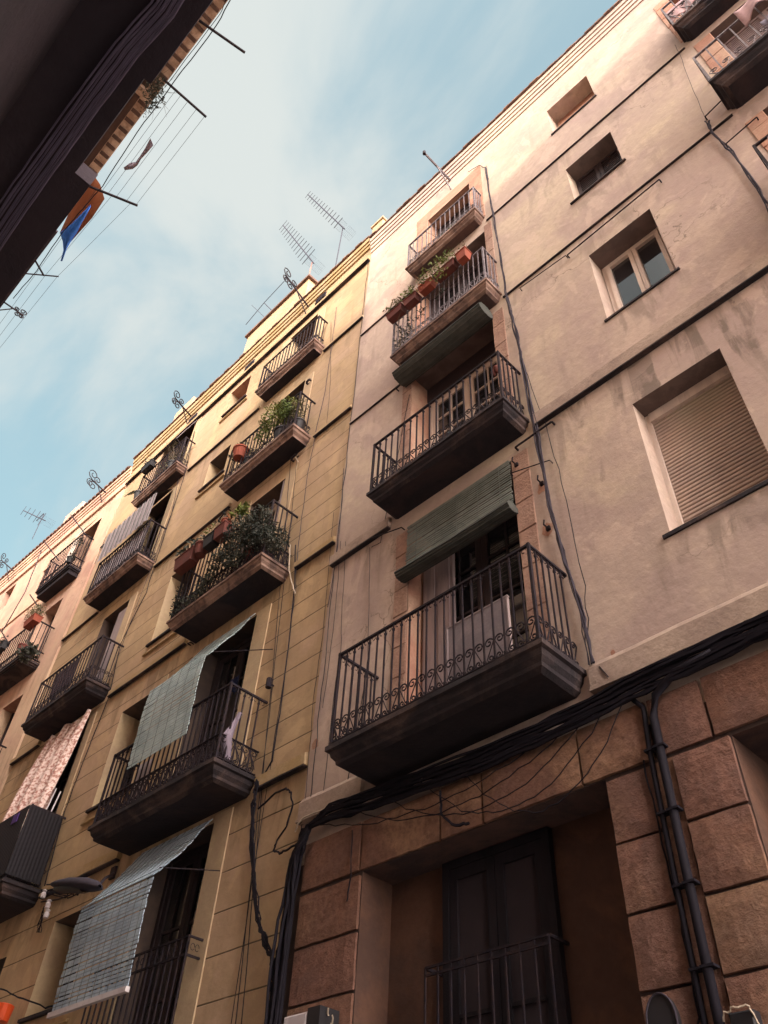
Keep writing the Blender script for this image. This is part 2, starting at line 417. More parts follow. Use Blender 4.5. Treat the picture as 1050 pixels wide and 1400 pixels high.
def sag(a, b, s, n=10):
    a, b = Vector(a), Vector(b)
    return [a.lerp(b, i / n) - Vector((0, 0, s * 4 * (i / n) * (1 - i / n))) for i in range(n + 1)]
def wig(pts, amp=0.01, sub=5):
    out = []
    for i in range(len(pts) - 1):
        a, b = Vector(pts[i]), Vector(pts[i + 1])
        for k in range(sub):
            t = k / sub
            out.append(a.lerp(b, t) + Vector([random.uniform(-amp, amp), random.uniform(-amp * .3, amp * .3), random.uniform(-amp, amp)]))
    out.append(Vector(pts[-1]))
    return out
def leaves(mb, blobs, n, size, mi=0, droop=0.0, thin=0.45):
    tot = sum(b[3] * b[4] * b[5] for b in blobs)
    for (cx, cy, cz, rx, ry, rz) in blobs:
        k = max(4, int(n * rx * ry * rz / tot))
        for _ in range(k):
            while True:
                p = Vector((random.uniform(-1, 1), random.uniform(-1, 1), random.uniform(-1, 1)))
                if p.length < 1 and random.random() < 0.35 + p.length: break
            c = Vector((cx + p.x * rx, cy + p.y * ry, cz + p.z * rz))
            d = Vector((random.gauss(0, 1), random.gauss(0, 1), random.gauss(0, 1) - droop)).normalized()
            q = d.orthogonal().normalized(); q.rotate(Matrix.Rotation(random.uniform(0, 6.28), 3, d))
            l = size * random.uniform(.6, 1.3); w = l * thin
            up = q.cross(d) * (l * .12)
            mb.add([c, c + d * l * .5 + q * w * .5 + up, c + d * l, c + d * l * .5 - q * w * .5 + up], [(0, 1, 2, 3)], mi)
def twigs(mb, a, n, L, r=0.004, spread=0.6, up=1.0, mi=0):
    for _ in range(n):
        p = Vector(a) + Vector((random.uniform(-.05, .05), random.uniform(-.03, .03), 0)); d = Vector((random.gauss(0, spread), random.gauss(0, spread * .5), up)).normalized()
        pts = [p.copy()]
        for k in range(5):
            d = (d + Vector((random.gauss(0, .25), random.gauss(0, .15), random.gauss(0, .15)))).normalized()
            p = p + d * L / 5 * random.uniform(.7, 1.2); pts.append(p.copy())
        mb.tube(pts, [r, r * .9, r * .8, r * .7, r * .5, r * .3], 4, mi)

# ------------------------------------------------------------------ setting
tag(MB().box(-90, 60, -60, 60, -1.9, -EYE).build('ground', ASPH), kind='structure')
tag(MB().box(-70, 50, 3.3, 4.44, -1.59, -1.48).build('pavement', PAVE), kind='structure')

# ------------------------------------------------------------------ building parts
D = 4.5
def facade(parent, name, mats, x0, x1, z0, z1, ops, y=D, back=7.0, revmat=1, wavy=0.0, depthd=0.3):
    """front sheet with openings, their reveals, side walls, back and top"""
    mb = MB()
    xs = sorted({x0, x1} | {o[0] for o in ops} | {o[1] for o in ops})
    zs = sorted({z0, z1} | {o[2] for o in ops} | {o[3] for o in ops})
    for i in range(len(xs) - 1):
        for j in range(len(zs) - 1):
            a, b, c, d = xs[i], xs[i + 1], zs[j], zs[j + 1]
            mx, mz = (a + b) / 2, (c + d) / 2
            if any(o[0] < mx < o[1] and o[2] < mz < o[3] for o in ops): continue
            mb.quad((a, y, c), (b, y, c), (b, y, d), (a, y, d))
    for o in ops:
        a, b, c, d = o[:4]; dp = o[4] if len(o) > 4 else depthd; mi = o[5] if len(o) > 5 else revmat
        si = o[6] if len(o) > 6 else mi
        mb.quad((a, y, c), (a, y + dp, c), (a, y + dp, d), (a, y, d), mi)
        mb.quad((b, y + dp, c), (b, y, c), (b, y, d), (b, y + dp, d), mi)
        mb.quad((a, y, d), (a, y + dp, d), (b, y + dp, d), (b, y, d), si)
        mb.quad((a, y + dp, c), (a, y, c), (b, y, c), (b, y + dp, c), mi)
        mb.quad((a, y + dp, c), (b, y + dp, c), (b, y + dp, d), (a, y + dp, d), mi)
    Y = y + back
    mb.quad((x0, y, z0), (x0, y, z1), (x0, Y, z1), (x0, Y, z0))
    mb.quad((x1, y, z0), (x1, Y, z0), (x1, Y, z1), (x1, y, z1))
    mb.quad((x0, Y, z0), (x0, Y, z1), (x1, Y, z1), (x1, Y, z0))
    mb.quad((x0, y, z1), (x1, y, z1), (x1, Y, z1), (x0, Y, z1))
    return mb.build(name, mats, parent)

def slab_profile(kind):
    if kind == 'plain': return [(0, 0), (0, -.05), (.02, -.06), (.03, -.11), (.07, -.15), (.08, -.19)]
    if kind == 'thick': return [(0, 0), (0, -.045), (.028, -.055), (.04, -.10), (.07, -.135), (.075, -.165), (.12, -.19)]
    if kind == 'big': return [(0, 0), (0, -.04), (.02, -.045), (.028, -.08), (.055, -.11), (.06, -.14), (.10, -.165)]
    return [(0, 0), (0, -.06), (.015, -.07), (.02, -.12)]

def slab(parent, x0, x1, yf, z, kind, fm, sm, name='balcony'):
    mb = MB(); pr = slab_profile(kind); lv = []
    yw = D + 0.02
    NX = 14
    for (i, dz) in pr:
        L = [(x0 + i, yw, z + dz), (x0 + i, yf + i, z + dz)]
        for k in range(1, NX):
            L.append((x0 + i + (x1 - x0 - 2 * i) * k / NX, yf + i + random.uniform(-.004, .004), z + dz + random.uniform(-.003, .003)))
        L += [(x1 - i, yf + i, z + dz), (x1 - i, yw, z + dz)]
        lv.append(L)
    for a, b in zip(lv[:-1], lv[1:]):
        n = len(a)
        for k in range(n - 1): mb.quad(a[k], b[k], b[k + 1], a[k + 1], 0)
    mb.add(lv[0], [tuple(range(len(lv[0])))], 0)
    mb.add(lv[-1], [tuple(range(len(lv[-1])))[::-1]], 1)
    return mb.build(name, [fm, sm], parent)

def spiral(c, r, turns, a0, sgn, ax, n=16):
    pts = []
    for k in range(n + 1):
        t = k / n; a = a0 + sgn * turns * 2 * math.pi * t; rr = r * (1 - .82 * t)
        pts.append(Vector(c) + ax * (rr * math.cos(a)) + Vector((0, 0, rr * math.sin(a))))
    return pts
def scroll(mb, p, ax, w, h, flip=1, r=0.005, fine=True):
    """an S of wrought iron standing at p, w wide, h tall"""
    n = 14 if fine else 8
    rt, rb = w * .46, w * .34
    ax = Vector(ax) * flip
    ct = Vector(p) + ax * (-w * .02) + Vector((0, 0, h - rt)); cb = Vector(p) + ax * (w * .10) + Vector((0, 0, rb))
    s1 = spiral(ct, rt, 1.35, math.radians(0), 1, ax, n)
    s2 = spiral(cb, rb, 1.3, math.radians(180), 1, ax, n)
    mb.tube(s1[::-1] + s2, r, 4)

BAL_N = {}; SCR_N = {}; SCR_REST = {}
def baluster_mesh(h, w):
    mb = MB(); k = w / 2
    for (z0, z1, q) in ((0, h, k), (h * .03, h * .055, k * 1.7), (h * .93, h * .955, k * 1.6)):
        mb.box(-q, q, -q, q, z0 - EYE, z1 - EYE)
    return mb.data('baluster', IRON, Vector((0, 0, 0)))
def railing(bal, bld, rest, x0, x1, yf, z, h, n, ns, band=0.26, mt=IRON, ring=False, sc=1, w=0.014, single=True, side=(1, 1), style=0, mid=False):
    """rail, posts, scroll band and balusters on a balcony (its slab is bal)"""
    x0 += .03; x1 -= .03; yf += .03; yw = D
    m = MB()
    bw = .013
    for (zz, t) in ((z + h, .022),) + (((z + band, .010),) if (style == 1 or mid) else ()) + ((z + .035, .010),):
        m.box(x0 - bw, x1 + bw, yf - bw, yf + bw, zz - t / 2, zz + t / 2)
        for xx, s in ((x0, side[0]), (x1, side[1])):
            if s: m.box(xx - bw, xx + bw, yf + bw, yw + .01, zz - t / 2, zz + t / 2)
    for xx in (x0, x1): m.box(xx - .012, xx + .012, yf - .012, yf + .012, z, z + h + .02)
    zs0 = z + .04; hh = band - .045; big = h > .9 and style == 0
    stepx = (x1 - x0) / (n + 1)
    cells = []
    for k in range(n + 1):
        cells.append(((x0 + stepx * (k + .5), yf, zs0), (1, 0, 0), stepx, k))
    stepy = (yw - yf) / (ns + 1)
    for xx in (x0, x1):
        for k in range(ns + 1): cells.append(((xx, yf + stepy * (k + .5), zs0), (0, 1, 0), stepy, k))
    if ring:
        for p, ax, st, k in cells:
            q = Vector(p) + Vector((0, 0, h - .04 - .045)); v = Vector(ax)
            m.tube([q + v * (.022 * math.cos(t)) * (1 if k % 2 else -1) + Vector((0, 0, .022 * math.sin(t) + .008)) for t in [i * .7 for i in range(8)]], .004, 4)
    m.build('handrail', mt, bal)
    cache = {}
    def motif(m, p, ax, st, k):
        scroll(m, p, ax, min(st * .98, .11), hh, 1 if k % 2 else -1, .0065, sc)
        a = Vector(p); v = Vector(ax)
        if style == 1:
            m.tube([a - v * st * .45, a + Vector((0, 0, hh * .35)) + v * st * .15, a + Vector((0, 0, hh * .95)) + v * st * .45], .004, 4)
            m.tube([a + v * st * .4 + Vector((0, 0, hh * .2)), a + Vector((0, 0, hh * .55)), a - v * st * .4 + Vector((0, 0, hh * .8))], .006, 4)
    for p, ax, st, k in cells:
        c = SCR_N.get(bld.name, 0)
        if single and c < 98:
            SCR_N[bld.name] = c + 1
            key = (ax, k % 2)
            if key not in cache:
                m = MB(); motif(m, (0, 0, 0), ax, st, k); cache[key] = m.data('scroll', mt, Vector((0, 0, EYE)))
            place(cache[key], 'scroll', bal, p)
        else: motif(SCR_REST.setdefault(bld.name, MB()), p, ax, st, k)
    me = baluster_mesh(h - .03, w)
    pos = [(x0 + stepx * k, yf, z + .02) for k in range(1, n + 1)]
    for xx, s in ((x0, side[0]), (x1, side[1])):
        if s: pos += [(xx, yf + stepy * k, z + .02) for k in range(1, ns + 1)]
    for p in pos:
        if single and BAL_N.get(bld.name, 0) < 98:
            BAL_N[bld.name] = BAL_N.get(bld.name, 0) + 1
            ob = place(me, 'baluster', bal, p)
            if mt is not IRON: ob.data.materials[0] = mt
        else:
            k = w / 2
            rest.box(p[0] - k, p[0] + k, p[1] - k, p[1] + k, p[2], p[2] + h - .03)

def french_door(parent, x0, x1, z0, z1, y, mf, rows=4, leaves_=2, glass=GLASS, name='balcony_door', mun=2):
    """two glazed leaves with bars, glass behind"""
    m = MB(); fw = .06
    m.box(x0, x0 + fw, y - .05, y, z0, z1); m.box(x1 - fw, x1, y - .05, y, z0, z1)
    m.box(x0 + fw, x1 - fw, y - .05, y, z1 - fw, z1)
    lw = (x1 - x0 - 2 * fw) / leaves_
    for k in range(leaves_):
        a = x0 + fw + lw * k + .004; b = a + lw - .008
        t = .075
        for (p, q) in ((a, a + t), (b - t, b)): m.box(p, q, y - .04, y - .005, z0 + .01, z1 - fw - .004)
        m.box(a + t, b - t, y - .04, y - .005, z0 + .01, z0 + .42)
        m.box(a + t, b - t, y - .04, y - .005, z1 - fw - .09, z1 - fw - .004)
        for r in range(1, rows):
            zz = z0 + .42 + (z1 - fw - .09 - z0 - .42) * r / rows
            m.box(a + t, b - t, y - .035, y - .010, zz - .013, zz + .013)
        for c in range(1, mun):
            xx = a + t + (b - a - 2 * t) * c / mun
            m.box(xx - .011, xx + .011, y - .033, y - .012, z0 + .42, z1 - fw - .09)
    d = m.build(name, mf, parent)
    MB().box(x0 + .02, x1 - .02, y - .018, y - .014, z0 + .02, z1 - .02).build('pane', glass, d)
    return d
def window(parent, x0, x1, z0, z1, y, mf, glass=GLASS, leaves_=2, sill=None, sillm=None, D0=D, t=.06, sh=.03):
    m = MB(); fw = t
    m.box(x0, x0 + fw, y - .05, y, z0, z1); m.box(x1 - fw, x1, y - .05, y, z0, z1)
    m.box(x0 + fw, x1 - fw, y - .05, y, z1 - fw, z1); m.box(x0 + fw, x1 - fw, y - .05, y, z0, z0 + fw)
    lw = (x1 - x0 - 2 * fw) / leaves_
    for k in range(leaves_):
        a = x0 + fw + lw * k; b = a + lw
        m.box(a + .003, a + .05, y - .065, y - .01, z0 + fw, z1 - fw); m.box(b - .05, b - .003, y - .065, y - .01, z0 + fw, z1 - fw)
        m.box(a + .05, b - .05, y - .06, y - .01, z0 + fw, z0 + fw + .05); m.box(a + .05, b - .05, y - .06, y - .01, z1 - fw - .05, z1 - fw)
    d = m.build('window', mf, parent)
    MB().box(x0 + .02, x1 - .02, y - .022, y - .018, z0 + .02, z1 - .02).build('pane', glass, d)
    if sill:
        MB().box(x0 - .04, x1 + .04, D0 - sill, D0 + .05, z0 - sh, z0 - .002).build('sill', sillm, d)
    return d
def darkwin(parent, x0, x1, z0, z1, y, name='window', m=DWOOD, sillm=None, sh=.045, sill=.03, z=None):
    """closed dark shutters deep in the opening: two leaves of louvres"""
    b = MB(); fw = .05
    b.box(x0, x1, y - .015, y - .005, z0, z1)
    mid = (x0 + x1) / 2
    for a, c in ((x0, mid - .004), (mid + .004, x1)):
        b.box(a, a + fw, y - .05, y - .016, z0, z1); b.box(c - fw, c, y - .05, y - .016, z0, z1)
        b.box(a + fw, c - fw, y - .05, y - .016, z0, z0 + fw); b.box(a + fw, c - fw, y - .05, y - .016, z1 - fw, z1)
        k = z0 + fw + .03
        while k < z1 - fw - .02:
            b.box(a + fw, c - fw, y - .04, y - .018, k, k + .022); k += .05
    o = b.build(name, m, parent)
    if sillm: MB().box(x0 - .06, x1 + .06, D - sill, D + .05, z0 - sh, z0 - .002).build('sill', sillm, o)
    return o

def slat_blind(name, mt, path, x0, x1, pitch, label, cat, group=None, skew=0.0, cords=4, th=.006, rollr=0.0, rollm=None, bend=0.0, thick=.55, wave=0.0):
    """thin slats strung on cords along a (y, z) path"""
    pts = [Vector((0, y, z)) for y, z in path]
    root = empty(name, ((x0 + x1) / 2, path[0][0], path[0][1]), label, cat, group)
    L = [0]
    for a, b in zip(pts[:-1], pts[1:]): L.append(L[-1] + (b - a).length)
    m = MB(); s = 0; k = 0
    def pt(s):
        for i in range(len(pts) - 1):
            if s <= L[i + 1] or i == len(pts) - 2:
                t = (s - L[i]) / (L[i + 1] - L[i]); return pts[i].lerp(pts[i + 1], t), (pts[i + 1] - pts[i]).normalized()
    while s < L[-1]:
        p, d = pt(s); n = Vector((0, -d.z, d.y))
        a = d * (pitch * thick / 2); b = n * (th / 2)
        t = s / L[-1]; dx = skew * t + random.uniform(-.010, .010)
        w1 = wave * math.sin(s * 5.0); 
        o0 = Vector((x0 + dx, w1, random.uniform(-.006, .006))); o1 = Vector((x1 + dx, -w1, random.uniform(-.006, .006) + .012 * math.sin(k * .35)))
        c = [(-a - b), (a - b), (a + b), (-a + b)]
        m.add([p + q + o0 for q in c] + [p + q + o1 for q in c],
              [(0, 1, 5, 4), (1, 2, 6, 5), (2, 3, 7, 6), (3, 0, 4, 7), (0, 3, 2, 1), (4, 5, 6, 7)])
        s += pitch; k += 1
    m.build('slats', mt, root)
    if cords:
        m = MB()
        for j in range(cords):
            x = x0 + (x1 - x0) * (j + .5) / cords
            for sgn in (-1, 1):
                q = []
                for i, p in enumerate(pts):
                    d = (pts[min(i + 1, len(pts) - 1)] - pts[max(i - 1, 0)]).normalized()
                    n = Vector((0, -d.z, d.y)); q.append(p + n * (sgn * (th / 2 + .003)) + Vector((x + skew * L[i] / L[-1], 0, 0)))
                m.tube(q, .003, 4)
        m.build('cord', CORD, root)
    if rollr:
        m = MB(); y, z = path[-1]
        n = 10
        rows = []
        NX = 8
        ring = []
        for a in range(15):
            t = a / 14; rr = rollr * (1 - .35 * t * 0); an = 2 * math.pi * t
            ring.append((rollr * 1.15 * math.cos(an), rollr * .85 * math.sin(an)))
        for kx in range(NX + 1):
            x = x0 - .03 + (x1 - x0 + .06) * kx / NX + skew
            jit = [random.uniform(-.009, .009) for _ in range(15)]; jit[14] = jit[0]
            rows.append([(x, y - rollr * .7 + u * (1 + 0 * j), z - rollr * .6 + v + j * .6 - .012 * math.sin(kx / NX * 3.14)) for (u, v), j in zip(ring, jit)])
        m.grid(rows)
        m.add([r for r in rows[0][:-1]], [tuple(range(14))]); m.add([r for r in rows[-1][:-1]], [tuple(range(14))[::-1]])
        # slat edges showing on the roll
        for a in range(0, 14):
            u, v = ring[a]
            m.tube([(rows[k][a][0], rows[k][a][1], rows[k][a][2]) for k in range(NX + 1)], .012 if a % 2 else .006, 4)
        m.build('rolled_end', rollm or mt, root)
    return root

def course(parent, x0, x1, z0, z1, proud, m, name='string_course', y=D, seg=0.35, prof=None):
    mb = MB(); n = max(2, int((x1 - x0) / seg))
    prof = prof or [(0, z1 + proud * .6), (proud, z1), (proud, z0), (0, z0 - .001)]
    rows = []
    for k in range(n + 1):
        x = x0 + (x1 - x0) * k / n; j = random.uniform(-.006, .006); e = random.uniform(-.004, .004)
        rows.append([(x, y - p + (e if p > 0 else 0.01), z + j) for p, z in prof])
    mb.grid(rows)
    mb.add(rows[0], [tuple(range(len(prof)))]); mb.add(rows[-1], [tuple(range(len(prof)))[::-1]])
    o = mb.build(name, m, parent)
    if name == 'string_course': MB().box(x0 + .01, x1 - .01, y - proud - .002, y + .01, z0 - .022, z0 - .006).build('shade_strip', FASCD, o)  # thin dark strip standing in for the shadow line under the course
    return o
def cornice(parent, x0, x1, steps, m, tm, y=D, tiles=True, tz=0.05):
    """stepped mouldings: steps is a list of (out0, out1, z0, z1)"""
    mb = MB()
    for (o, z0, z1) in steps: mb.box(x0, x1, y - o, y + .02, z0, z1)
    c = mb.build('cornice', m, parent)
    o, z0, z1 = steps[-1]
    mb = MB(); x = x0
    while x < x1 - .05:
        w = .19
        z = z1 + .004; e = random.uniform(-.012, .012)
        for (a, b, zz) in ((0, w * .62, .03), (w * .62, w, .012)):
            mb.box(x + a, x + b - .003, y - o - .035 + e, y + .6, z, z + zz + tz * .3)
        x += w
    mb.build('roof_tiles', tm, parent)
    return c

# ================================================================== pink building
PX0, PX1 = -5.80, 7.0
pink = empty('apartment_building', (PX0, D, -EYE), 'pinkish grey plastered apartment building with dark iron balconies and a red stone ground floor', 'building')
rest_p = MB()
ops = [(-1.69, -0.93, 13.02, 14.02), (-1.67, -0.94, 10.47, 11.55), (-1.70, -0.89, 7.56, 9.01), (-1.70, -0.84, 4.46, 6.10),
       (-4.28, -3.34, 12.27, 13.98, .3, 2), (-4.50, -3.12, 9.70, 11.80, .35, 2), (-4.55, -3.13, 6.85, 9.40, .4, 2),
       (-4.50, -3.07, 3.62, 6.42, .4, 2),
       (0.52, 1.55, 12.3, 14.2, .3, 2), (0.62, 1.75, 9.8, 11.9, .3, 2), (0.50, 1.7, 6.9, 9.2, .3, 2), (0.5, 1.7, 3.7, 6.2, .3, 2)]
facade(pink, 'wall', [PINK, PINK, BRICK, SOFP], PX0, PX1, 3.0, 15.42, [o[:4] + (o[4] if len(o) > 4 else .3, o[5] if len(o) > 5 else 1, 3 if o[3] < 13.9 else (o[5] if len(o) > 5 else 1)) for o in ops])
# deep upper recess behind the wall of the ground floor
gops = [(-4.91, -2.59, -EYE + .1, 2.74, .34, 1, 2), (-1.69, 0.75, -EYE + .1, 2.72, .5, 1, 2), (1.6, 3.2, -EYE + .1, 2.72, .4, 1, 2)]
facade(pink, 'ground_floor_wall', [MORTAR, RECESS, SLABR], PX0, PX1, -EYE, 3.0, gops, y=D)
# ashlar blocks
mb = MB()
def blockrow(x0, x1, z0, z1, cuts, pr=.035):
    xs = [x0] + cuts + [x1]
    for a, b in zip(xs[:-1], xs[1:]):
        g = .011
        e = random.uniform(-.007, .007)
        # an uneven stone face
        nx, nz = max(3, int((b - a) / .10)), 5
        y0 = D - pr + e; mi = random.choice((0, 0, 1, 2, 2))
        rows = []
        for j in range(nz + 1):
            r = []
            for i in range(nx + 1):
                edge = i in (0, nx) or j in (0, nz)
                r.append((a + g + (b - a - 2 * g) * i / nx + (random.uniform(-.003, .003) if edge else 0),
                          y0 + (.012 if edge else random.uniform(-.004, .004)),
                          z0 + g + (z1 - z0 - 2 * g) * j / nz + (random.uniform(-.003, .003) if edge else 0)))
            rows.append(r)
        mb.grid(rows, mi)
        ring = [rows[0][i] for i in range(nx + 1)] + [rows[j][nx] for j in range(1, nz + 1)] + [rows[nz][i] for i in range(nx - 1, -1, -1)] + [rows[j][0] for j in range(nz - 1, 0, -1)]
        n = len(ring)
        for k in range(n):
            p, q = ring[k], ring[(k + 1) % n]
            mb.quad(q, p, (p[0], D + .01, p[2]), (q[0], D + .01, q[2]), mi)
rows_z = [2.72, 2.29, 1.87, 1.46, 1.04, .62, .20, -.22, -.64, -1.06, -EYE]
for zt, zb in zip(rows_z[:-1], rows_z[1:]):
    blockrow(-5.66, -4.91, zb, zt, [])
    blockrow(-2.585, -2.24, zb, zt, [])
    blockrow(-2.09, -1.69, zb, zt, [])
    blockrow(0.75, 1.6, zb, zt, [1.2])
    blockrow(3.2, PX1, zb, zt, [4.2, 5.3, 6.2])
blockrow(-5.66, PX1, 2.74, 3.17, [-4.93, -4.05, -3.62, -2.75, -2.19, -1.79, -.85, .3, 1.4, 2.6, 3.8, 5.0])
mb.build('stone_blocks', [ASHLAR, ASHLAR2, ASHLAR3], pink)
MB().box(-2.238, -2.092, D - .012, D + .01, -EYE, 2.72).build('pipe_channel', ASHLAR, pink)
# ledges
course(pink, PX0, -4.96, 3.41, 3.60, .05, TRIM_P, prof=[(0, 3.66), (.02, 3.63), (.05, 3.585), (.05, 3.42), (.07, 3.41), (.07, 3.385), (0, 3.38)])
course(pink, -2.56, PX1, 3.41, 3.60, .05, TRIM_P, prof=[(0, 3.66), (.02, 3.63), (.05, 3.585), (.05, 3.42), (.07, 3.41), (.07, 3.385), (0, 3.38)])
course(pink, PX0, -4.80, 6.62, 6.76, .055, TRIM_P)
course(pink, -2.72, PX1, 6.66, 6.82, .055, TRIM_P)
course(pink, PX0, -4.62, 9.44, 9.47, .022, PINK)
course(pink, -2.93, .28, 9.56, 9.60, .025, PINK)
course(pink, PX0, -4.60, 11.86, 11.89, .022, PINK)
course(pink, -3.06, .32, 12.07, 12.10, .022, PINK)
course(pink, 2.6, PX1, 9.6, 9.7, .025, PINK); course(pink, 2.6, PX1, 12.07, 12.17, .022, PINK)
cornice(pink, PX0, PX1, [(.018, 14.86, 14.99), (.036, 14.992, 15.12), (.054, 15.122, 15.25), (.074, 15.252, 15.39)], PINK, TILE)
# stone jambs round the balcony doors
def jamb(x0, x1, z0, z1, m_=None, y=D, p=.008):
    z = z0; mb = MB()
    while z < z1 - .05:
        h = random.uniform(.34, .5)
        zt = min(z + h, z1)
        if z1 - zt < .12: zt = z1
        mb.box(x0 + random.uniform(0, .01), x1, y - p - random.uniform(0, .006), y + .01, z + .004, zt - .004, bev=.006)
        z = zt
    mb.build('door_jamb', m_ or JSTONE, pink)
for q in ((-4.70, -4.50, 3.64, 6.40), (-3.07, -2.86, 3.64, 6.45), (-4.72, -4.55, 6.87, 9.36), (-3.13, -2.95, 6.87, 9.36), (-4.66, -4.50, 9.72, 11.82), (-3.12, -2.98, 9.72, 11.95)): jamb(*q)
for q in ((-4.56, -4.28, 12.27, 13.98), (-3.34, -3.07, 12.27, 13.98), (.30, .52, 12.3, 14.2), (.38, .62, 9.8, 11.9), (1.75, 1.95, 9.8, 11.9), (1.55, 1.75, 12.3, 14.2), (.3, .5, 6.9, 9.2)): jamb(*q, m_=BRICK)
MB().box(-4.56, -3.07, D - .006, D + .01, 13.98, 14.33).build('lintel', BRICK, pink)

# balconies of the pink building
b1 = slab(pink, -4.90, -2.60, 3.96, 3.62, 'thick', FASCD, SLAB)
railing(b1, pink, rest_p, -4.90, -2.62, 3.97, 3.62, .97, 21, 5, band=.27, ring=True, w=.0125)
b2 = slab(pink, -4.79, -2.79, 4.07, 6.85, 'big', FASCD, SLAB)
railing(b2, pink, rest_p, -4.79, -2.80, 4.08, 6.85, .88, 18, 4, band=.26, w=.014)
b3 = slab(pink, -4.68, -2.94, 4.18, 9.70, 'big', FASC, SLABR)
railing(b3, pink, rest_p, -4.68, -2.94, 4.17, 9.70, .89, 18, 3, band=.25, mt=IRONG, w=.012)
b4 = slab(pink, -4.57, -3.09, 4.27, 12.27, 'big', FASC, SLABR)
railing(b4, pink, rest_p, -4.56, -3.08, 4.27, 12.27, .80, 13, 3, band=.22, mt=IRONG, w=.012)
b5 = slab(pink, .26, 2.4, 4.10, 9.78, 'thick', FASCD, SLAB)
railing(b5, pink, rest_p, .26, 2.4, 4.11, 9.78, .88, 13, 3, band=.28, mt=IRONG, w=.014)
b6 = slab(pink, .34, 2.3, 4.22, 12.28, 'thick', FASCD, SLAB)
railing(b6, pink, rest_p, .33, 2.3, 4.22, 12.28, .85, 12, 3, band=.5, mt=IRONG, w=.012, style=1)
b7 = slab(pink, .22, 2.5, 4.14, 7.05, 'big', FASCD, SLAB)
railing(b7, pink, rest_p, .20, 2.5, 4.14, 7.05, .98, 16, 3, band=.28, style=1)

# doors and windows of the pink building
french_door(pink, -4.26, -3.36, 12.28, 13.96, D + .28, DWOOD, rows=3)
french_door(pink, -4.48, -3.14, 9.71, 11.78, D + .33, DWOOD, rows=3)
french_door(pink, -4.53, -3.15, 6.86, 9.10, D + .38, CWOOD, rows=5)
MB().box(-4.54, -3.14, D + .30, D + .39, 9.10, 9.39).build('transom_board', DWOOD, pink)
french_door(pink, -4.48, -3.09, 3.63, 6.40, D + .38, DWOOD, rows=4)
MB().box(-4.47, -4.06, D + .20, D + .24, 3.64, 6.10).box(-4.44, -4.30, D + .185, D + .2, 3.9, 5.9).box(-4.25, -4.1, D + .185, D + .2, 3.9, 5.9).build('inner_shutter', GWOOD, pink)
darkwin(pink, -1.67, -.96, 10.49, 11.54, D + .28, m=DWOOD, sillm=FASCD, sh=.022)
w = window(pink, -1.69, -.90, 7.58, 9.0, D + .29, CWOOD, sill=.02, sillm=FASCD, t=.05)
darkwin(pink, .54, 1.53, 12.31, 14.18, D + .28); darkwin(pink, .64, 1.73, 9.8, 11.88, D + .28, m=GWOOD)
darkwin(pink, .52, 1.68, 6.9, 9.18, D + .28, m=BRICK); darkwin(pink, .52, 1.68, 3.7, 6.18, D + .28)
# top window: bricked up, its sill
w = MB().box(-1.68, -.94, D + .255, D + .29, 13.03, 14.01).build('window', BRICK, pink)
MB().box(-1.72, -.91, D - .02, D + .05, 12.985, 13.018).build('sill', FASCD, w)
# roller shutter window
mb = MB(); z = 4.50; k = 0
while z < 5.98:
    mb.box(-1.66, -.88, D + .235 - .008, D + .25, z + .003, z + .040, bev=.007); z += .043
sh = mb.build('window', ROLLER, pink)
MB().box(-1.70, -1.66, D + .20, D + .25, 4.47, 6.10).box(-.88, -.842, D + .20, D + .25, 4.47, 6.10).box(-1.66, -.88, D + .19, D + .252, 5.985, 6.098).build('shutter_guide', CWOOD, sh)
MB().box(-1.76, -.80, D - .02, D + .05, 4.42, 4.455).build('sill', FASCD, sh)
# recessed ground-floor window with its guard rail
gw = french_door(pink, -4.30, -3.28, -.6, 2.73, D + .33, BWOOD, rows=3, name='window', glass=DARK, mun=1)
mb = MB()
for zz in (1.95, 1.90, 1.0): mb.box(-4.33, -3.25, D + .12, D + .135, zz - .008, zz + .008)
for k in range(10): x = -4.33 + 1.08 * k / 9; mb.box(x - .007, x + .007, D + .121, D + .134, 1.0, 1.95)
mb.box(-4.34, -4.32, D + .135, D + .34, 1.94, 1.96); mb.box(-3.26, -3.24, D + .135, D + .34, 1.94, 1.96)
mb.build('guard_rail', IRON, pink)
french_door(pink, -1.6, .7, -1.5, 2.71, D + .48, DWOOD, rows=4, name='window', glass=DARK)
# iron rods and hooks left on the wall
def rod(bld, a, b, m=IRON, r=.009, out=.05):
    mb = MB(); a = Vector(a); b = Vector(b); o = Vector((0, -out, 0))
    mb.tube([a + o, b + o], r, 5)
    for p in (a, b): mb.tube([p + o, p + Vector((0, .01, 0))], r, 5)
    mb.build('rod', m, bld)
rod(pink, (-1.93, D, 9.28), (-.66, D, 9.34)); rod(pink, (-2.64, D, 9.38), (-1.95, D, 9.30), r=.006)
rod(pink, (-5.09, D, 6.60), (-4.58, D, 6.44), r=.007); rod(pink, (-3.06, D, 6.17), (-2.6, D, 6.0), r=.006); rod(pink, (-2.97, D, 6.5), (-2.51, D, 6.52), r=.012)
rod(pink, (.05, D, 9.88), (.3, D, 9.95), r=.008); rod(pink, (.06, D, 9.01), (.42, D, 9.06), r=.008); rod(pink, (-4.80, D, 9.31), (-4.6, D, 9.38), r=.009)
for (x, z, s) in ((-2.75, 5.76, .085), (-2.75, 5.21, .10), (-2.99, 6.32, .09), (-5.72, 4.2, .07), (-2.36, 3.66, .03)):
    n = 11; ring = [(x + s * random.uniform(.6, 1.1) * math.cos(6.283 * k / n) * .8, D - .004, z + s * random.uniform(.6, 1.1) * math.sin(6.283 * k / n)) for k in range(n)]
    MB().add(ring, [tuple(range(n))[::-1]], 0).build('plaster_patch', BRICK, pink)
mb = MB()
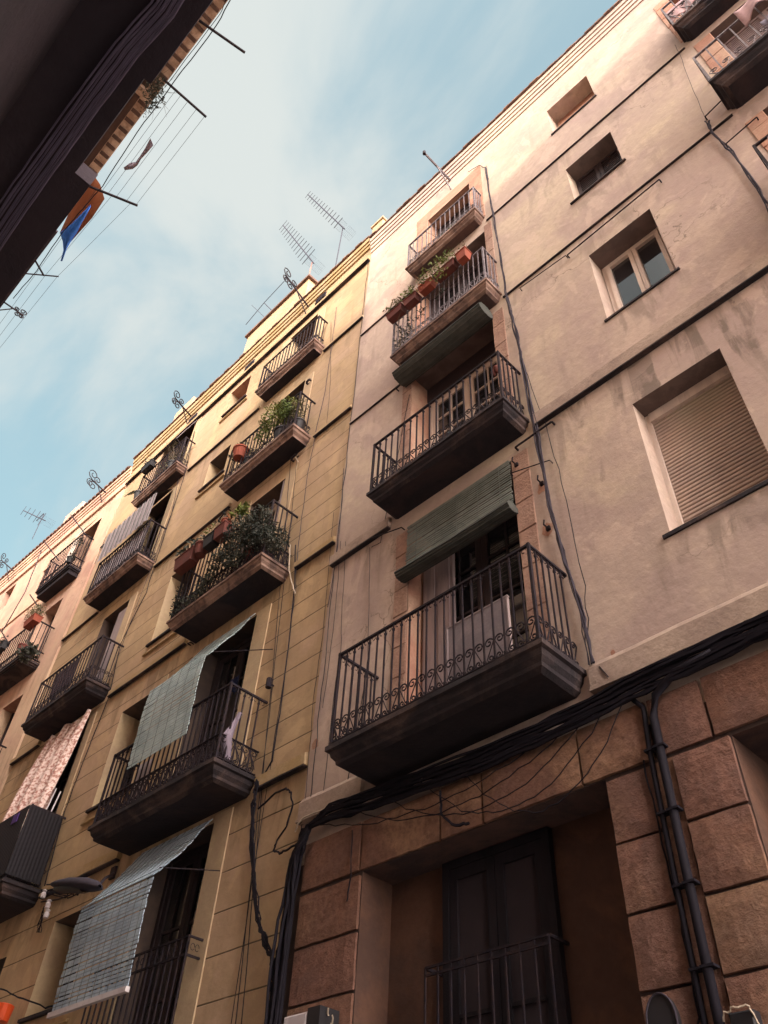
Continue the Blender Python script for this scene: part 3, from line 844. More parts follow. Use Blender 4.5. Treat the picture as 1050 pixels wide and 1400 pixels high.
for (x, z) in ((-2.74, 5.80), (-2.74, 5.2), (-3.0, 6.28)):
    mb.box(x - .02, x + .02, D - .03, D, z - .02, z + .02)
    mb.tube([(x, D - .03, z), (x + .01, D - .10, z - .02), (x + .02, D - .10, z + .03)], .008, 5)
mb.build('wall_hook', IRON, pink)
tag(rest_p.build('baluster', IRONG, pink), kind='stuff'); tag(SCR_REST[pink.name].build('scroll', IRONG, pink), kind='stuff')
# roof chimneys that peek over the eave
cp = MB().box(-5.92, -5.62, D + .05, D + .45, 15.0, 16.25).box(-5.95, -5.59, D + .02, D + .48, 16.25, 16.31).build('chimney', YEL, pink)

# ================================================================== ochre building
YX0, YX1 = -14.38, -5.80
yel = empty('apartment_building', (YX1, D, -EYE), 'ochre yellow apartment building with scored plaster, balconies full of plants and hanging slat blinds', 'building')
rest_y = MB()
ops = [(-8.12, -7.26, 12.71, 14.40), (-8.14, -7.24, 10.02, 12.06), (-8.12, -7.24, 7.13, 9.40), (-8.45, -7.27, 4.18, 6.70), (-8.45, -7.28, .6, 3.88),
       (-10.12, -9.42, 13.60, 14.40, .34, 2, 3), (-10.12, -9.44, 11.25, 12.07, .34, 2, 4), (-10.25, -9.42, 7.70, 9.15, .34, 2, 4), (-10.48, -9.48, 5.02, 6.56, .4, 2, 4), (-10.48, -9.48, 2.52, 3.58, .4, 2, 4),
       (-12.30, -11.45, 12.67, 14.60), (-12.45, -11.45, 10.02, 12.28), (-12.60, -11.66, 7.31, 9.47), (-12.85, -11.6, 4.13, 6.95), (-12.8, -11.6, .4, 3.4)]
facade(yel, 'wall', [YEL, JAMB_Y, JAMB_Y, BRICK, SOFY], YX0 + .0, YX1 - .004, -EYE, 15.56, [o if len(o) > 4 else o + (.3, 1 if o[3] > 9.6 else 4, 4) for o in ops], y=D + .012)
course(yel, -6.83, YX1, 12.49, 12.53, .03, YEL); course(yel, -11.0, -8.66, 12.49, 12.53, .03, YEL); course(yel, YX0, -12.9, 12.49, 12.53, .03, YEL)
course(yel, -6.66, YX1 - .01, 9.87, 9.92, .035, YEL); course(yel, -11.05, -8.78, 9.84, 9.90, .035, YEL); course(yel, YX0, -13.0, 9.86, 9.92, .035, YEL)
course(yel, -6.55, YX1 + .0, 7.05, 7.13, .045, TRIM_Y); course(yel, -11.1, -9.0, 7.09, 7.17, .045, TRIM_Y); course(yel, YX0, -13.35, 7.1, 7.17, .045, TRIM_Y)
course(yel, -6.60, YX1 - .01, 4.01, 4.13, .05, TRIM_Y); course(yel, -11.1, -9.2, 4.01, 4.13, .05, TRIM_Y); course(yel, YX0, -13.4, 4.01, 4.13, .05, TRIM_Y)
course(yel, YX0, YX1 - .01, 14.62, 14.70, .055, TRIM_Y)
cornice(yel, YX0, YX1 - .01, [(.022, 15.16, 15.27), (.045, 15.272, 15.38), (.07, 15.382, 15.53)], TRIM_Y, TILE)
# pale flat surrounds (bands of smooth render round the doors)
def band(x0, x1, z0, z1): MB().box(x0, x1, D - .004, D + .02, z0, z1).build('door_jamb', JAMB_Y, yel)
for (a, b, z0, z1) in ((-7.26, -7.04, 12.71, 14.40), (-7.24, -7.02, 10.02, 12.06), (-7.24, -7.0, 7.13, 9.5), (-7.27, -6.98, 4.18, 6.72), (-7.28, -6.98, -1, 3.95)): band(a, b, z0, z1)
for (a, b, z0, z1) in ((-8.34, -8.12, 12.71, 14.40), (-8.36, -8.14, 10.02, 12.06), (-8.34, -8.12, 7.13, 9.5), (-8.7, -8.45, 4.18, 6.72), (-8.7, -8.45, -1, 3.88)): band(a, b, z0, z1)
for (a, b, z0, z1) in ((-11.45, -11.25, 12.67, 14.6), (-11.45, -11.25, 10.02, 12.28), (-11.66, -11.42, 7.31, 9.47), (-11.6, -11.4, 4.13, 6.95), (-9.48, -9.30, 5.02, 6.7), (-9.48, -9.3, 2.52, 3.7)): band(a, b, z0, z1)
# small windows with thin sills and a second thin lip below
for (a, b, z0, z1, dp, mm) in ((-10.12, -9.42, 13.60, 14.40, .34, TERRAD), (-10.12, -9.44, 11.25, 12.07, .34, DWOOD), (-10.25, -9.42, 7.70, 9.15, .34, DWOOD), (-10.48, -9.48, 5.02, 6.56, .4, DARK), (-10.48, -9.48, 2.52, 3.58, .4, DARK)):
    o = darkwin(yel, a + .002, b - .002, z0 + .002, z1 - .002, D + dp, m=mm, sillm=FASCD, sh=.035, sill=.03)
    course(yel, a - .1, b + .12, z0 - .19, z0 - .165, .025, TRIM_Y, name='sill_lip')
darkwin(yel, -8.10, -7.28, 12.72, 14.39, D + .29, name='balcony_door', m=GWOOD)
darkwin(yel, -8.13, -7.25, 10.03, 12.05, D + .29, name='balcony_door')
french_door(yel, -8.11, -7.25, 7.14, 9.39, D + .29, CWOOD, rows=4)
french_door(yel, -8.44, -7.28, 4.19, 6.69, D + .29, DWOOD, rows=4)
french_door(yel, -8.44, -7.29, .61, 3.87, D + .29, DWOOD, rows=4)
darkwin(yel, -12.29, -11.46, 12.68, 14.59, D + .29, name='balcony_door'); darkwin(yel, -12.44, -11.46, 10.03, 12.27, D + .29, name='balcony_door')
french_door(yel, -12.59, -11.67, 7.32, 9.46, D + .29, GWOOD, rows=4)
french_door(yel, -12.84, -11.61, 4.14, 6.94, D + .29, DWOOD, rows=4)
french_door(yel, -12.79, -11.61, .41, 3.39, D + .29, DWOOD, rows=4)
MB().box(-7.31, -7.28, D + .01, D + .27, 7.16, 9.36).build('inner_shutter', GWOOD, yel); MB().box(-12.0, -11.7, D + .02, D + .06, 7.33, 9.3).build('inner_shutter', GWOOD, yel)
# balconies
yb = {}
def ybal(key, x0, x1, yf, z, h, n, ns, kind, band_, **k):
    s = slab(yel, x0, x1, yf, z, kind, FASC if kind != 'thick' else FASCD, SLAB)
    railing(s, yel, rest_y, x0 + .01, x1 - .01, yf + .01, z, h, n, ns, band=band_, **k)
    yb[key] = s
ybal('R2', -9.12, -6.66, 3.96, 4.18, .92, 22, 4, 'thick', .30, style=1, ring=True)
ybal('R4', -8.68, -6.77, 4.15, 10.02, .89, 17, 3, 'plain', .24)
ybal('R5', -8.56, -6.84, 4.26, 12.71, .83, 15, 2, 'plain', .22)
ybal('L3', -13.36, -11.2, 4.07, 7.31, .84, 17, 4, 'thick', .28)
ybal('R3', -8.85, -6.70, 4.03, 7.13, 1.02, 20, 4, 'big', .28, style=1)
ybal('L4', -13.05, -11.12, 4.13, 10.02, .90, 17, 3, 'big', .24)
ybal('L5', -12.80, -11.08, 4.23, 12.67, .82, 15, 2, 'big', .22)
ybal('L2', -13.5, -11.18, 3.95, 4.13, 1.0, 18, 4, 'thick', .28)
# shallow bottom balcony: only a guard rail
mb = MB()
for zz in (2.66, 2.50, .75): mb.box(-8.72, -7.05, 4.33, 4.35, zz - .009, zz + .009); mb.box(-7.07, -7.05, 4.35, D + .01, zz - .009, zz + .009); mb.box(-8.72, -8.70, 4.35, D + .01, zz - .009, zz + .009)
for k in range(17): x = -8.71 + 1.65 * k / 16; mb.box(x - .007, x + .007, 4.333, 4.347, .75, 2.66)
for k in range(9):
    x = -8.6 + 1.5 * k / 8
    for f in (-1, 1): mb.tube([Vector((x + f * .04, 4.34, 2.58)) + Vector((.028 * math.cos(t), 0, .03 * math.sin(t))) for t in [i * .7 for i in range(9)]], .0035, 4)
for f in (.05, .10): mb.tube([Vector((-7.06, 4.35 + f, 2.58)) + Vector((0, .022 * math.cos(t), .03 * math.sin(t))) for t in [i * .7 for i in range(9)]], .0035, 4)
mb.build('guard_rail', IRON, yel)
MB().box(-8.75, -7.0, 4.32, D + .02, .62, .70).build('balcony', FASCD, yel)
tag(rest_y.build('baluster', IRON, yel), kind='stuff'); tag(SCR_REST[yel.name].build('scroll', IRON, yel), kind='stuff')
# vents in the frieze, rooftop rooms and stacks
mb = MB()
for (x, z) in ((-9.78, 14.86), (-7.45, 14.90), (-11.9, 14.86)):
    mb.box(x, x + .32, D - .005, D + .02, z, z + .17)
    for k in range(5): mb.box(x + .015, x + .305, D - .018, D - .006, z + .012 + k * .031, z + .026 + k * .031)
mb.build('vent', LAMPG, yel)
rr = MB().box(-10.35, -8.12, D + .10, D + 3.0, 15.57, 17.05).build('rooftop_room', YEL, yel)
MB().box(-10.42, -8.05, D + .04, D + 3.05, 17.05, 17.12).build('roof_tiles', TILE, rr)
MB().box(-13.35, -12.55, D + .15, D + .6, 15.17, 16.75).build('chimney', YEL, yel)
rod(yel, (-8.98, D, 9.6), (-8.75, D, 9.72), r=.012); rod(yel, (-8.98 + .1, D, 7.0), (-8.8, D, 6.98), r=.01)
rod(yel, (-7.12, D, 11.76), (-7.05, D, 11.8), r=.02); rod(yel, (-7.12, D, 9.68), (-7.02, D, 9.72), r=.02)

# ================================================================== salmon building (the street bends a little)
A = 0.03
def S(x, z, out=0.0):
    t = (4.5 + 14.4 * A) / (4.5 - A * x)
    return Vector((t * x, 4.5 * t - out, t * z))
sal = empty('apartment_building', (-14.4, D, -EYE), 'far salmon pink apartment building with scrolled iron brackets at the left edge of the street', 'building')
SF = math.atan(A)
def sx(x): t = (4.5 + 14.4 * A) / (4.5 - A * x); return t * x
def sz(x, z): return S(x, z).z
class RB(MB):
    """MB in the salmon building's own frame: x along its front, y towards the back, turned with the street"""
    def build(s, *a, **k):
        ca, sa = math.cos(SF), math.sin(SF)
        nv = []
        for (x, y, z) in s.v:
            dx, dy = x + 14.4, y - D
            nv.append((-14.4 + dx * ca - dy * sa, D + dx * sa + dy * ca, z))
        s.v = nv
        return MB.build(s, *a, **k)
def sal_facade(ops, x0, x1, z0, z1):
    mb = RB(); y = D
    xs = sorted({x0, x1} | {o[0] for o in ops} | {o[1] for o in ops}); zs = sorted({z0, z1} | {o[2] for o in ops} | {o[3] for o in ops})
    for i in range(len(xs) - 1):
        for j in range(len(zs) - 1):
            a, b, c, d = xs[i], xs[i + 1], zs[j], zs[j + 1]
            if any(o[0] < (a + b) / 2 < o[1] and o[2] < (c + d) / 2 < o[3] for o in ops): continue
            mb.quad((a, y, c), (b, y, c), (b, y, d), (a, y, d))
    for a, b, c, d in ops:
        dp = .3
        mb.quad((a, y, c), (a, y + dp, c), (a, y + dp, d), (a, y, d)); mb.quad((b, y + dp, c), (b, y, c), (b, y, d), (b, y + dp, d))
        mb.quad((a, y, d), (a, y + dp, d), (b, y + dp, d), (b, y, d), 1); mb.quad((a, y + dp, c), (a, y, c), (b, y, c), (b, y + dp, c))
        mb.quad((a, y + dp, c), (b, y + dp, c), (b, y + dp, d), (a, y + dp, d), 1)
    Y = D + 7
    mb.quad((x0, y, z1), (x1, y, z1), (x1, Y, z1), (x0, Y, z1)); mb.quad((x0, y, z0), (x0, y, z1), (x0, Y, z1), (x0, Y, z0))
    mb.quad((x1, y, z0), (x1, Y, z0), (x1, Y, z1), (x1, y, z1)); mb.quad((x0, Y, z0), (x0, Y, z1), (x1, Y, z1), (x1, Y, z0))
    return mb.build('wall', [SAL, BRICK], sal)
sops = [(-15.95, -15.15, 12.2, 14.0), (-16.25, -15.45, 9.7, 11.6), (-16.2, -15.35, 7.0, 9.0), (-16.2, -15.35, 4.2, 6.3),
        (-17.75, -17.35, 13.1, 13.75), (-20.2, -19.6, 13.6, 14.4), (-18.8, -18.0, 9.7, 11.6), (-20.4, -19.6, 9.7, 11.5), (-18.8, -18.0, 7, 9)]
sal_facade(sops, -34, -14.40, -EYE, 15.28)
for (a, b, c, d) in sops:
    m = RB(); m.box(a, b, D + .25, D + .28, c, d)
    for q in (a, (a + b) / 2 - .03, b - .06): m.box(q, q + .06, D + .22, D + .249, c, d)
    m.build('window', DWOOD, sal)
for z in (12.4, 9.65, 6.95, 4.0):
    m = RB(); m.box(-34, -16.7, D - .035, D + .01, z, z + .05); m.build('string_course', SAL, sal)
m = RB()
for (o, z0, z1) in ((.05, 14.55, 14.62), (.02, 14.95, 15.06), (.045, 15.062, 15.17), (.07, 15.172, 15.29)): m.box(-34, -14.40, D - o, D + .02, z0, z1)
m.build('cornice', SAL, sal)
m = RB(); x = -34
while x < -14.45:
    m.box(x, x + .12, D - .12, D + .5, 15.294, 15.34); m.box(x + .122, x + .19, D - .10, D + .5, 15.294, 15.318); x += .192
m.build('roof_tiles', TILE, sal)
RB().box(-18.2, -17.3, D + .05, D + .7, 15.28, 16.15).build('parapet', SAL, sal)
# plaster pilaster at the party wall
RB().box(-14.75, -14.41, D - .02, D + .01, -EYE, 14.5).build('pilaster', SAL, sal)
def sbal(x0, x1, out, z, h, n, th=.12, fm=FASCD):
    m = RB(); yf = D - out
    for (i, a, b) in ((0, -.05, 0), (.03, -.09, -.05), (.06, -th, -.09)): m.box(x0 + i, x1 - i, yf + i, D + .01, z + a + .0005, z + b)
    s = m.build('balcony', [fm], sal)
    m = RB()
    for (zz, t) in ((z + h, .02), (z + .26, .011), (z + .04, .011)):
        m.box(x0, x1, yf, yf + .03, zz - t / 2, zz + t / 2)
        for xx in (x0, x1 - .03): m.box(xx, xx + .03, yf + .03, D, zz - t / 2, zz + t / 2)
    for k in range(n + 1):
        xx = x0 + .015 + (x1 - x0 - .03) * k / n; m.box(xx - .007, xx + .007, yf + .008, yf + .022, z, z + h)
    for k in range(4):
        for xx in (x0 + .015, x1 - .015): m.box(xx - .007, xx + .007, yf + .03 + out * k / 4, yf + .044 + out * k / 4, z, z + h)
    for k in range(n):
        xx = x0 + (x1 - x0) * (k + .5) / n
        scroll(m, (xx, yf + .015, z + .045), (1, 0, 0), .09, .21, 1 if k % 2 else -1, .004, False)
    for k in range(3): scroll(m, (x1 - .015, yf + .08 + k * out / 3.4, z + .045), (0, 1, 0), .09, .21, 1 if k % 2 else -1, .004, False)
    m.build('railing', IRON, s)
    return s
sbal(-16.55, -15.05, .30, 12.2, .98, 14, th=.2, fm=SLAB)
sbal(-17.4, -15.15, .42, 9.65, .92, 18)
sbal(-17.3, -15.0, .45, 6.75, .92, 18)
sbal(-17.3, -15.0, .45, 3.9, .92, 18)
sbal(-20.9, -19.1, .42, 9.65, .92, 14)

# ================================================================== building across the street (behind the camera's back)
opp = empty('apartment_building', (0, -.4, -EYE), 'near building in deep shade filling the upper left corner, seen from right under its wall', 'building')
OY = -.37
m = MB()
m.box(-9.35, 8, OY - 8, OY, -EYE, 14.3)
m.build('wall', OPPL, opp)
MB().box(-9.35, 8, OY - .01, OY + .02, -EYE, 2.98).build('shaded_wall_base', OPPW, opp)  # dark sheet over the lower wall, painting the shade below the gallery
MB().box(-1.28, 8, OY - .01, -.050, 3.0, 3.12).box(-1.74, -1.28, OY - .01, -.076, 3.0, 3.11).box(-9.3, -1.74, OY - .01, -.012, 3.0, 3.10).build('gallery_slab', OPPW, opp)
# mouldings and ledges along it
m = MB()
for (z, o, h) in ((4.0, .04, .10), (7.1, .05, .12), (10.1, .05, .1), (12.9, .05, .12)): m.box(-9.3, 8, OY - .01, OY + o, z, z + h)
m.build('string_course', OPPW, opp)
# eave: brown boards, pale strips and corbels, pale lip
MB().box(-8.35, 8, OY - .5, OY + .12, 14.32, 14.36).build('soffit_board', OPPB, opp)
x = -8.3
while x < 7.8:
    MB().box(x, x + .06, OY + .126, OY + .285, 14.335, 14.364).build('corbel', OPPB, opp); x += .20
MB().box(-8.35, 8, OY + .12, OY + .125, 14.28, 14.37).box(-8.35, 8, OY + .12, OY + .30, 14.365, 14.42).build('eave', OPPE, opp)
MB().box(-6.35, -6.2, OY + .0, OY + .24, 14.22, 14.315).build('eave_block', OPPE, opp)
# unseen rooftop volumes, added and sloped so their edge shades the facades opposite
m = MB()
def shadow_block(x0, x1, za, zb, y0=-6.5, y1=-1.5):
    m.add([(x0, y0, 14), (x1, y0, 14), (x1, y1, 14), (x0, y1, 14), (x0, y0, za), (x1, y0, zb), (x1, y1, zb), (x0, y1, za)],
          [(0, 3, 2, 1), (4, 5, 6, 7), (0, 1, 5, 4), (1, 2, 6, 5), (2, 3, 7, 6), (3, 0, 4, 7)])
shadow_block(-3.25, 8, 15.55, 18.95)
shadow_block(-9.0, -3.25, 16.25, 16.45)
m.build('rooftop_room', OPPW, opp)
opb = empty('apartment_building', (-9.4, -.2, -EYE), 'dark neighbouring building further down on the camera side, mostly hidden, brown strip along its wall', 'building')
m = MB(); m.box(-40, -9.36, -8, -.13, -EYE, 14.1); m.build('wall', OPPL, opb)
m = MB(); m.box(-40, -9.4, -.11, -.045, 8.6, 8.7); m.box(-40, -9.4, -.11, -.06, 11.9, 12.0); m.build('string_course', OPPB, opb)
m = MB(); shadow_block(-16, -9.4, 15.7, 15.9); shadow_block(-40, -16, 15.3, 15.5); m.build('rooftop_room', OPPW, opb)  # unseen roof blocks added to carry the shadow edge further along
m = MB(); m.box(-40, -9.4, -.2, -.02, 14.105, 14.16); m.build('eave', OPPW, opb)

# ------------------------------------------------------------------ things over there
def pole(p0, p1, r, label, m=IRON, name='clothesline_pole', group='clothesline poles of the near building'):
    return tag(MB().tube([p0, p1], r, 7).build(name, m, org=(p0[0], p0[1], p0[2] + EYE)), label, 'pole', group)
def end(u, v, z):
    d = M @ Vector((u - 525, 700 - v, -1112)); return d * (z / d.z)
pa0, pa_end = end(272, 28, 14.3), end(335, 72, 14.3)
pb0, pb_end = end(222, 107, 14.3), end(282, 160, 14.3)
pc0, pc_end = end(118, 253, 14.3), end(188, 281, 14.3)
pd0, pd_end = end(35, 374, 14.3), end(80, 378, 14.3)
pole(pa0, pa_end, .022, 'dark iron pole jutting into the sky, topmost of the clothesline poles')
pole(pb0, pb_end, .022, 'dark iron pole jutting over the sky beside the hanging plant')
pole(pc0, pc_end, .024, 'dark iron pole jutting over the sky just above the blue cloth')
pole(pd0, pd_end, .014, 'thin bluish pole low in the left edge sky, below the blue cloth', m=CABLEG)
def wire(name, pts, r, label, m=CABLEG, group=None, cat='wire'):
    o = MB().tube(pts, r, 4).build(name, m, org=(pts[0][0], pts[0][1], pts[0][2] + EYE))
    return tag(o, label, cat, group)
lr = 'thin clothesline strung between the poles beside the hanging plant and above the blue cloth'
for k, f in enumerate((.30, .42, .58, .78, .97)):
    a = pb0.lerp(pb_end, f); b = pc0.lerp(pc_end, f)
    wire('clothesline', sag(a, b, .02), .0035, lr, group='clotheslines between the second and third pole')
for k, f in enumerate((.3, .6, .97)):
    a = pc0.lerp(pc_end, f - .1); b = pd0.lerp(pd_end, f)
    wire('clothesline', sag(a, b, .03), .0035, 'thin clothesline behind the blue cloth down to the thin bluish pole', group='clotheslines between the third and fourth pole')
    c = end(-20, 470 + k * 15, 14.2)
    wire('clothesline', sag(b, c, .03), .0035, 'thin clothesline leaving the picture at the left edge below the iron bracket', group='clotheslines at the left edge')
wire('telephone_cable', wig([end(325, -20, 13.9), end(296, 35, 13.9), end(238, 112, 13.9), end(188, 180, 13.9), end(140, 255, 13.9), end(85, 318, 13.9), end(50, 370, 13.9), end(18, 408, 13.9)], .02), .009,
     'thick dark cable running along the eave from the top pole down to the left edge', CABLE, cat='cable')
wire('telephone_cable', wig([end(312, -5, 14), end(300, 20, 14), end(225, 120, 14)], .02), .006, 'short dark cable crossing the topmost clothesline pole', CABLE, cat='cable')
# cable bundle clipped under the gallery
mb = MB()
for k in range(10):
    pts = []
    du, dv = (k - 5) * 3.1 + random.uniform(-3, 3), (k - 5) * 2.2
    for (u, v) in ((330, -100), (300, -60), (250, 22), (200, 78), (150, 145), (100, 215), (50, 285), (-10, 375), (-60, 440)):
        q = end(u - 26 + du, v - 8 + dv, 2.95); pts.append(q)
    mb.tube(wig(pts, .004, 4), random.uniform(.003, .006), 5)
tag(mb.build('cable_bundle', CABLEL, org=(-2, -.1, 2.95 + EYE)), 'bundle of grey cables clipped under the dark gallery of the near building', 'cables')
# rag and blue cloth
def cloth(name, pts_rows, m, label, cat='cloth', th=0):
    mb = MB(); mb.grid(pts_rows)
    ob = mb.build(name, m, smooth=True, org=(pts_rows[0][0][0], pts_rows[0][0][1], pts_rows[0][0][2] + EYE))
    md = ob.modifiers.new('thick', 'SOLIDIFY'); md.thickness = .004
    return tag(ob, label, cat)
rows = []
for (u, v, w) in ((208, 194, 8), (200, 206, 5), (192, 216, 3), (187, 224, 4), (180, 227, 7), (170, 231, 3)):
    rows.append([end(u - w * .3, v - w * .6, 14.2), end(u, v, 14.15), end(u + w * .2, v + w * .6, 14.1)])
cloth('rag', rows, RAG, 'torn grey rag caught on a clothesline against the sky', 'rag')
rows = []
for (u, v, u2, v2) in ((124, 280, 124, 282), (110, 294, 120, 290), (98, 306, 112, 304), (82, 318, 105, 318), (86, 330, 98, 328), (87, 342, 91, 340), (83, 357, 85, 357)):
    rows.append([end(u, v, 14.0), end((u + u2) / 2, (v + v2) / 2, 13.92), end(u2, v2, 14.0)])
cloth('towel', rows, BLUEC, 'bright blue towel hanging under the rust orange awning', 'towel')
# rust orange awning on the dark building
rows = [[end(126, 236, 14.5), end(137, 252, 14.45), end(143, 272, 14.45)], [end(104, 270, 14.5), end(112, 285, 14.45), end(126, 298, 14.45)], [end(82, 318, 14.5), end(88, 322, 14.4), end(92, 336, 14.4)]]
aw = cloth('awning', rows, AWN, 'rust orange awning sheet over the top balcony of the near building', 'awning')
# hanging plant
hp = empty('hanging_plant', (-6, -.1, 14.2), 'straggly dark plant hanging over the eave of the near building', 'plant')
mb = MB(); c = end(210, 118, 14.0); c2 = end(214, 136, 13.9); c3 = end(202, 148, 13.9)
leaves(mb, [(c.x, c.y, c.z, .22, .13, .3), (c2.x, c2.y, c2.z, .18, .12, .25), (c3.x, c3.y, c3.z, .15, .08, .15)], 420, .055)
mb.build('foliage', LEAFD, hp)
mb = MB(); twigs(mb, c - Vector((0, 0, .1)), 22, .45, .004, 1.2, .1); mb.build('stem', STEM, hp)
# wrought bracket at the far left
def iron_bracket(p0, p1, label, size=.28, m=IRON):
    p0, p1 = Vector(p0), Vector(p1)
    r = empty('scroll_bracket', p0, label, 'bracket', 'wrought iron scroll brackets under the eaves')
    mb = MB().tube([p0, p1], .018, 6); mb.tube([p0 - Vector((0, 0, .35)), p0.lerp(p1, .55)], .012, 5)
    mb.build('arm', m, r)
    d = (p1 - p0).normalized(); u = Vector((0, 0, 1))
    for (t, s, q, tw) in ((.98, size, 1, 1.4), (.80, size * .8, -1, 1.3), (.66, size * .7, 1, 1.3), (1.0, size * .7, -1, 1.5)):
        c = p0.lerp(p1, t) + u * (s * .55 * q)
        pts = []
        for k in range(15):
            a = -1.57 * q + q * tw * 6.283 * k / 14; rr = s * .5 * (1 - .75 * k / 14)
            pts.append(c + d * (rr * math.cos(a)) + u * (rr * math.sin(a)))
        MB().tube(pts, .012, 5).build('scroll', m, r)
    return r
iron_bracket(end(4, 412, 14.0), end(30, 430, 14.0), 'black wrought iron bracket with twisted scrolls at the left edge, on the near building', .16)
tag(MB().tube([end(48, 356, 14), end(60, 377, 14)], .02, 6).build('iron_strut', IRON, org=(-10, 0, 14 + EYE)), 'short dark strut bracing the thin bluish pole', 'strut')

# ================================================================== things on the pink building
# green slat blind let down in front of the first balcony door, with its rolled end
slat_blind('slat_blind', BLG, [(D - .03, 6.40), (D - .045, 5.68)], -4.50, -3.07, 0.032, 'green slat blind half rolled up over the lowest balcony door of the pink building', 'blind', cords=5, th=.007, rollr=.068, rollm=BLD, thick=.62)
slat_blind('slat_blind', BLG, [(D - .05, 9.44), (D - .06, 9.36)], -4.62, -3.14, .018, 'dark green slat blind rolled right up above the second balcony of the pink building', 'blind', cords=2, rollr=.12, rollm=BLD, thick=.8)
# board on the first balcony
bd = empty('board', (-3.4, 4.3, 3.63), 'grey board with a pale rim leaning behind the railing of the lowest pink-building balcony', 'board')
MB().box(-3.74, -3.10, 4.255, 4.275, 3.64, 4.46).build('panel', PLWOOD, bd)
MB().box(-3.76, -3.08, 4.25, 4.28, 4.46, 4.475).box(-3.76, -3.742, 4.245, 4.28, 3.64, 4.46).box(-3.098, -3.085, 4.25, 4.28, 3.64, 4.46).build('rim', GWOOD, bd)
# little pots and lanterns on a jamb
for (u, v, r, lb) in ((675, 511, .035, 'small clay pot hanging on the right jamb of the second pink-building balcony, upper of two'), (679, 506, .04, 'small clay pot hanging on the right jamb of the second pink-building balcony, lower of two')):
    p = at(u, v, D - .07)
    o = MB().lathe([(.001, -r), (r * .6, -r), (r, r * .8), (r * 1.1, r), (r * .9, r), (r * .5, -r * .7), (.001, -r * .7)], p, n=12).build('clay_pot', TERRAD, smooth=True, org=(p.x, p.y, p.z + EYE))
    tag(o, lb, 'pot')

def planter(x0, x1, y, z, h, m, label, leafm, n=120, size=.05, blobs=None, name='planter_box', w=.14, extra=None, cat='planter', twig=0, ax=0.0, group=None):
    """flared trough with a rolled rim, soil and plants"""
    r = empty(name, ((x0 + x1) / 2, y, z), label, cat, group)
    mb = MB(); t = .02; f = .018
    a, b = w / 2 - f, w / 2
    rings = [[(x0 + f, y - a, z), (x1 - f, y - a, z), (x1 - f, y + a, z), (x0 + f, y + a, z)],
             [(x0, y - b, z + h), (x1, y - b, z + h), (x1, y + b, z + h), (x0, y + b, z + h)],
             [(x0 - .008, y - b - .008, z + h), (x1 + .008, y - b - .008, z + h), (x1 + .008, y + b + .008, z + h), (x0 - .008, y + b + .008, z + h)],
             [(x0 - .008, y - b - .008, z + h + .02), (x1 + .008, y - b - .008, z + h + .02), (x1 + .008, y + b + .008, z + h + .02), (x0 - .008, y + b + .008, z + h + .02)],
             [(x0 + .02, y - b + .02, z + h + .02), (x1 - .02, y - b + .02, z + h + .02), (x1 - .02, y + b - .02, z + h + .02), (x0 + .02, y + b - .02, z + h + .02)],
             [(x0 + .02, y - b + .02, z + h - .02), (x1 - .02, y - b + .02, z + h - .02), (x1 - .02, y + b - .02, z + h - .02), (x0 + .02, y + b - .02, z + h - .02)]]
    for p, q in zip(rings[:-1], rings[1:]):
        for k in range(4): mb.quad(p[k], p[(k + 1) % 4], q[(k + 1) % 4], q[k])
    mb.add(rings[0], [(3, 2, 1, 0)])
    mb.build('trough', m, r)
    MB().quad(*rings[-1]).build('soil', STEM, r)
    mb = MB()
    blobs = blobs or [(x0 + (x1 - x0) * (k + .5) / 4, y - .05, z + h + random.uniform(.06, .13), (x1 - x0) / 5, w * .6, random.uniform(.06, .12)) for k in range(4)]
    leaves(mb, blobs, n, size)
    mb.build('foliage', leafm, r)
    if twig:
        mb = MB()
        for k in range(4): twigs(mb, (x0 + (x1 - x0) * (k + .5) / 4, y, z + h), twig, .18, .003)
        mb.build('stem', STEM, r)
    return r
def round_pot(p, r, h, m, label, leafm, n, size, blobs, name='potted_plant', cat='plant', twig=0, group=None, tl=.3, droop=0, thin=.45):
    o = empty(name, p, label, cat, group)
    x, y, z = p
    MB().lathe([(.001, 0), (r * .68, 0), (r * .95, h * .85), (r * 1.05, h * .86), (r * 1.05, h), (r * .9, h), (r * .85, h * .85), (.001, h * .85)], p, n=16).build('pot', m, o, smooth=False)
    mb = MB(); leaves(mb, [(x + a, y + b, z + c, d, e, f) for a, b, c, d, e, f in blobs], n, size, droop=droop, thin=thin); mb.build('foliage', leafm, o)
    if twig:
        mb = MB(); twigs(mb, (x, y, z + h * .9), twig, tl, .004, .5); mb.build('stem', STEM, o)
    return o
P3R = 10.59
planter(-4.66, -4.36, 4.10, 10.46, .12, TERRAD, 'terracotta trough hung at the left end of the third pink-building balcony rail', LEAFO, 170, .05, twig=6)
planter(-4.32, -4.08, 4.10, 10.45, .12, TERRAD, 'small terracotta trough with straggly green shoots, second from the left on the third pink-building balcony', LEAFG, 150, .045, twig=5)
planter(-4.02, -3.78, 4.10, 10.46, .13, TERRA, 'terracotta trough with dry orange bloom in the middle of the third pink-building balcony rail', LEAFR, 60, .04,
        blobs=[(-3.98, 4.03, 10.55, .06, .04, .10), (-3.9, 4.1, 10.64, .1, .06, .05)])
planter(-3.72, -3.36, 4.10, 10.47, .11, TERRAD, 'dark terracotta trough with trailing green plants on the third pink-building balcony rail', LEAFG, 420, .045,
        blobs=[(-3.85, 4.0, 10.66, .16, .10, .10), (-3.6, 4.0, 10.69, .18, .10, .09), (-3.42, 4.0, 10.66, .12, .1, .09), (-3.6, 4.02, 10.42, .15, .05, .12)])
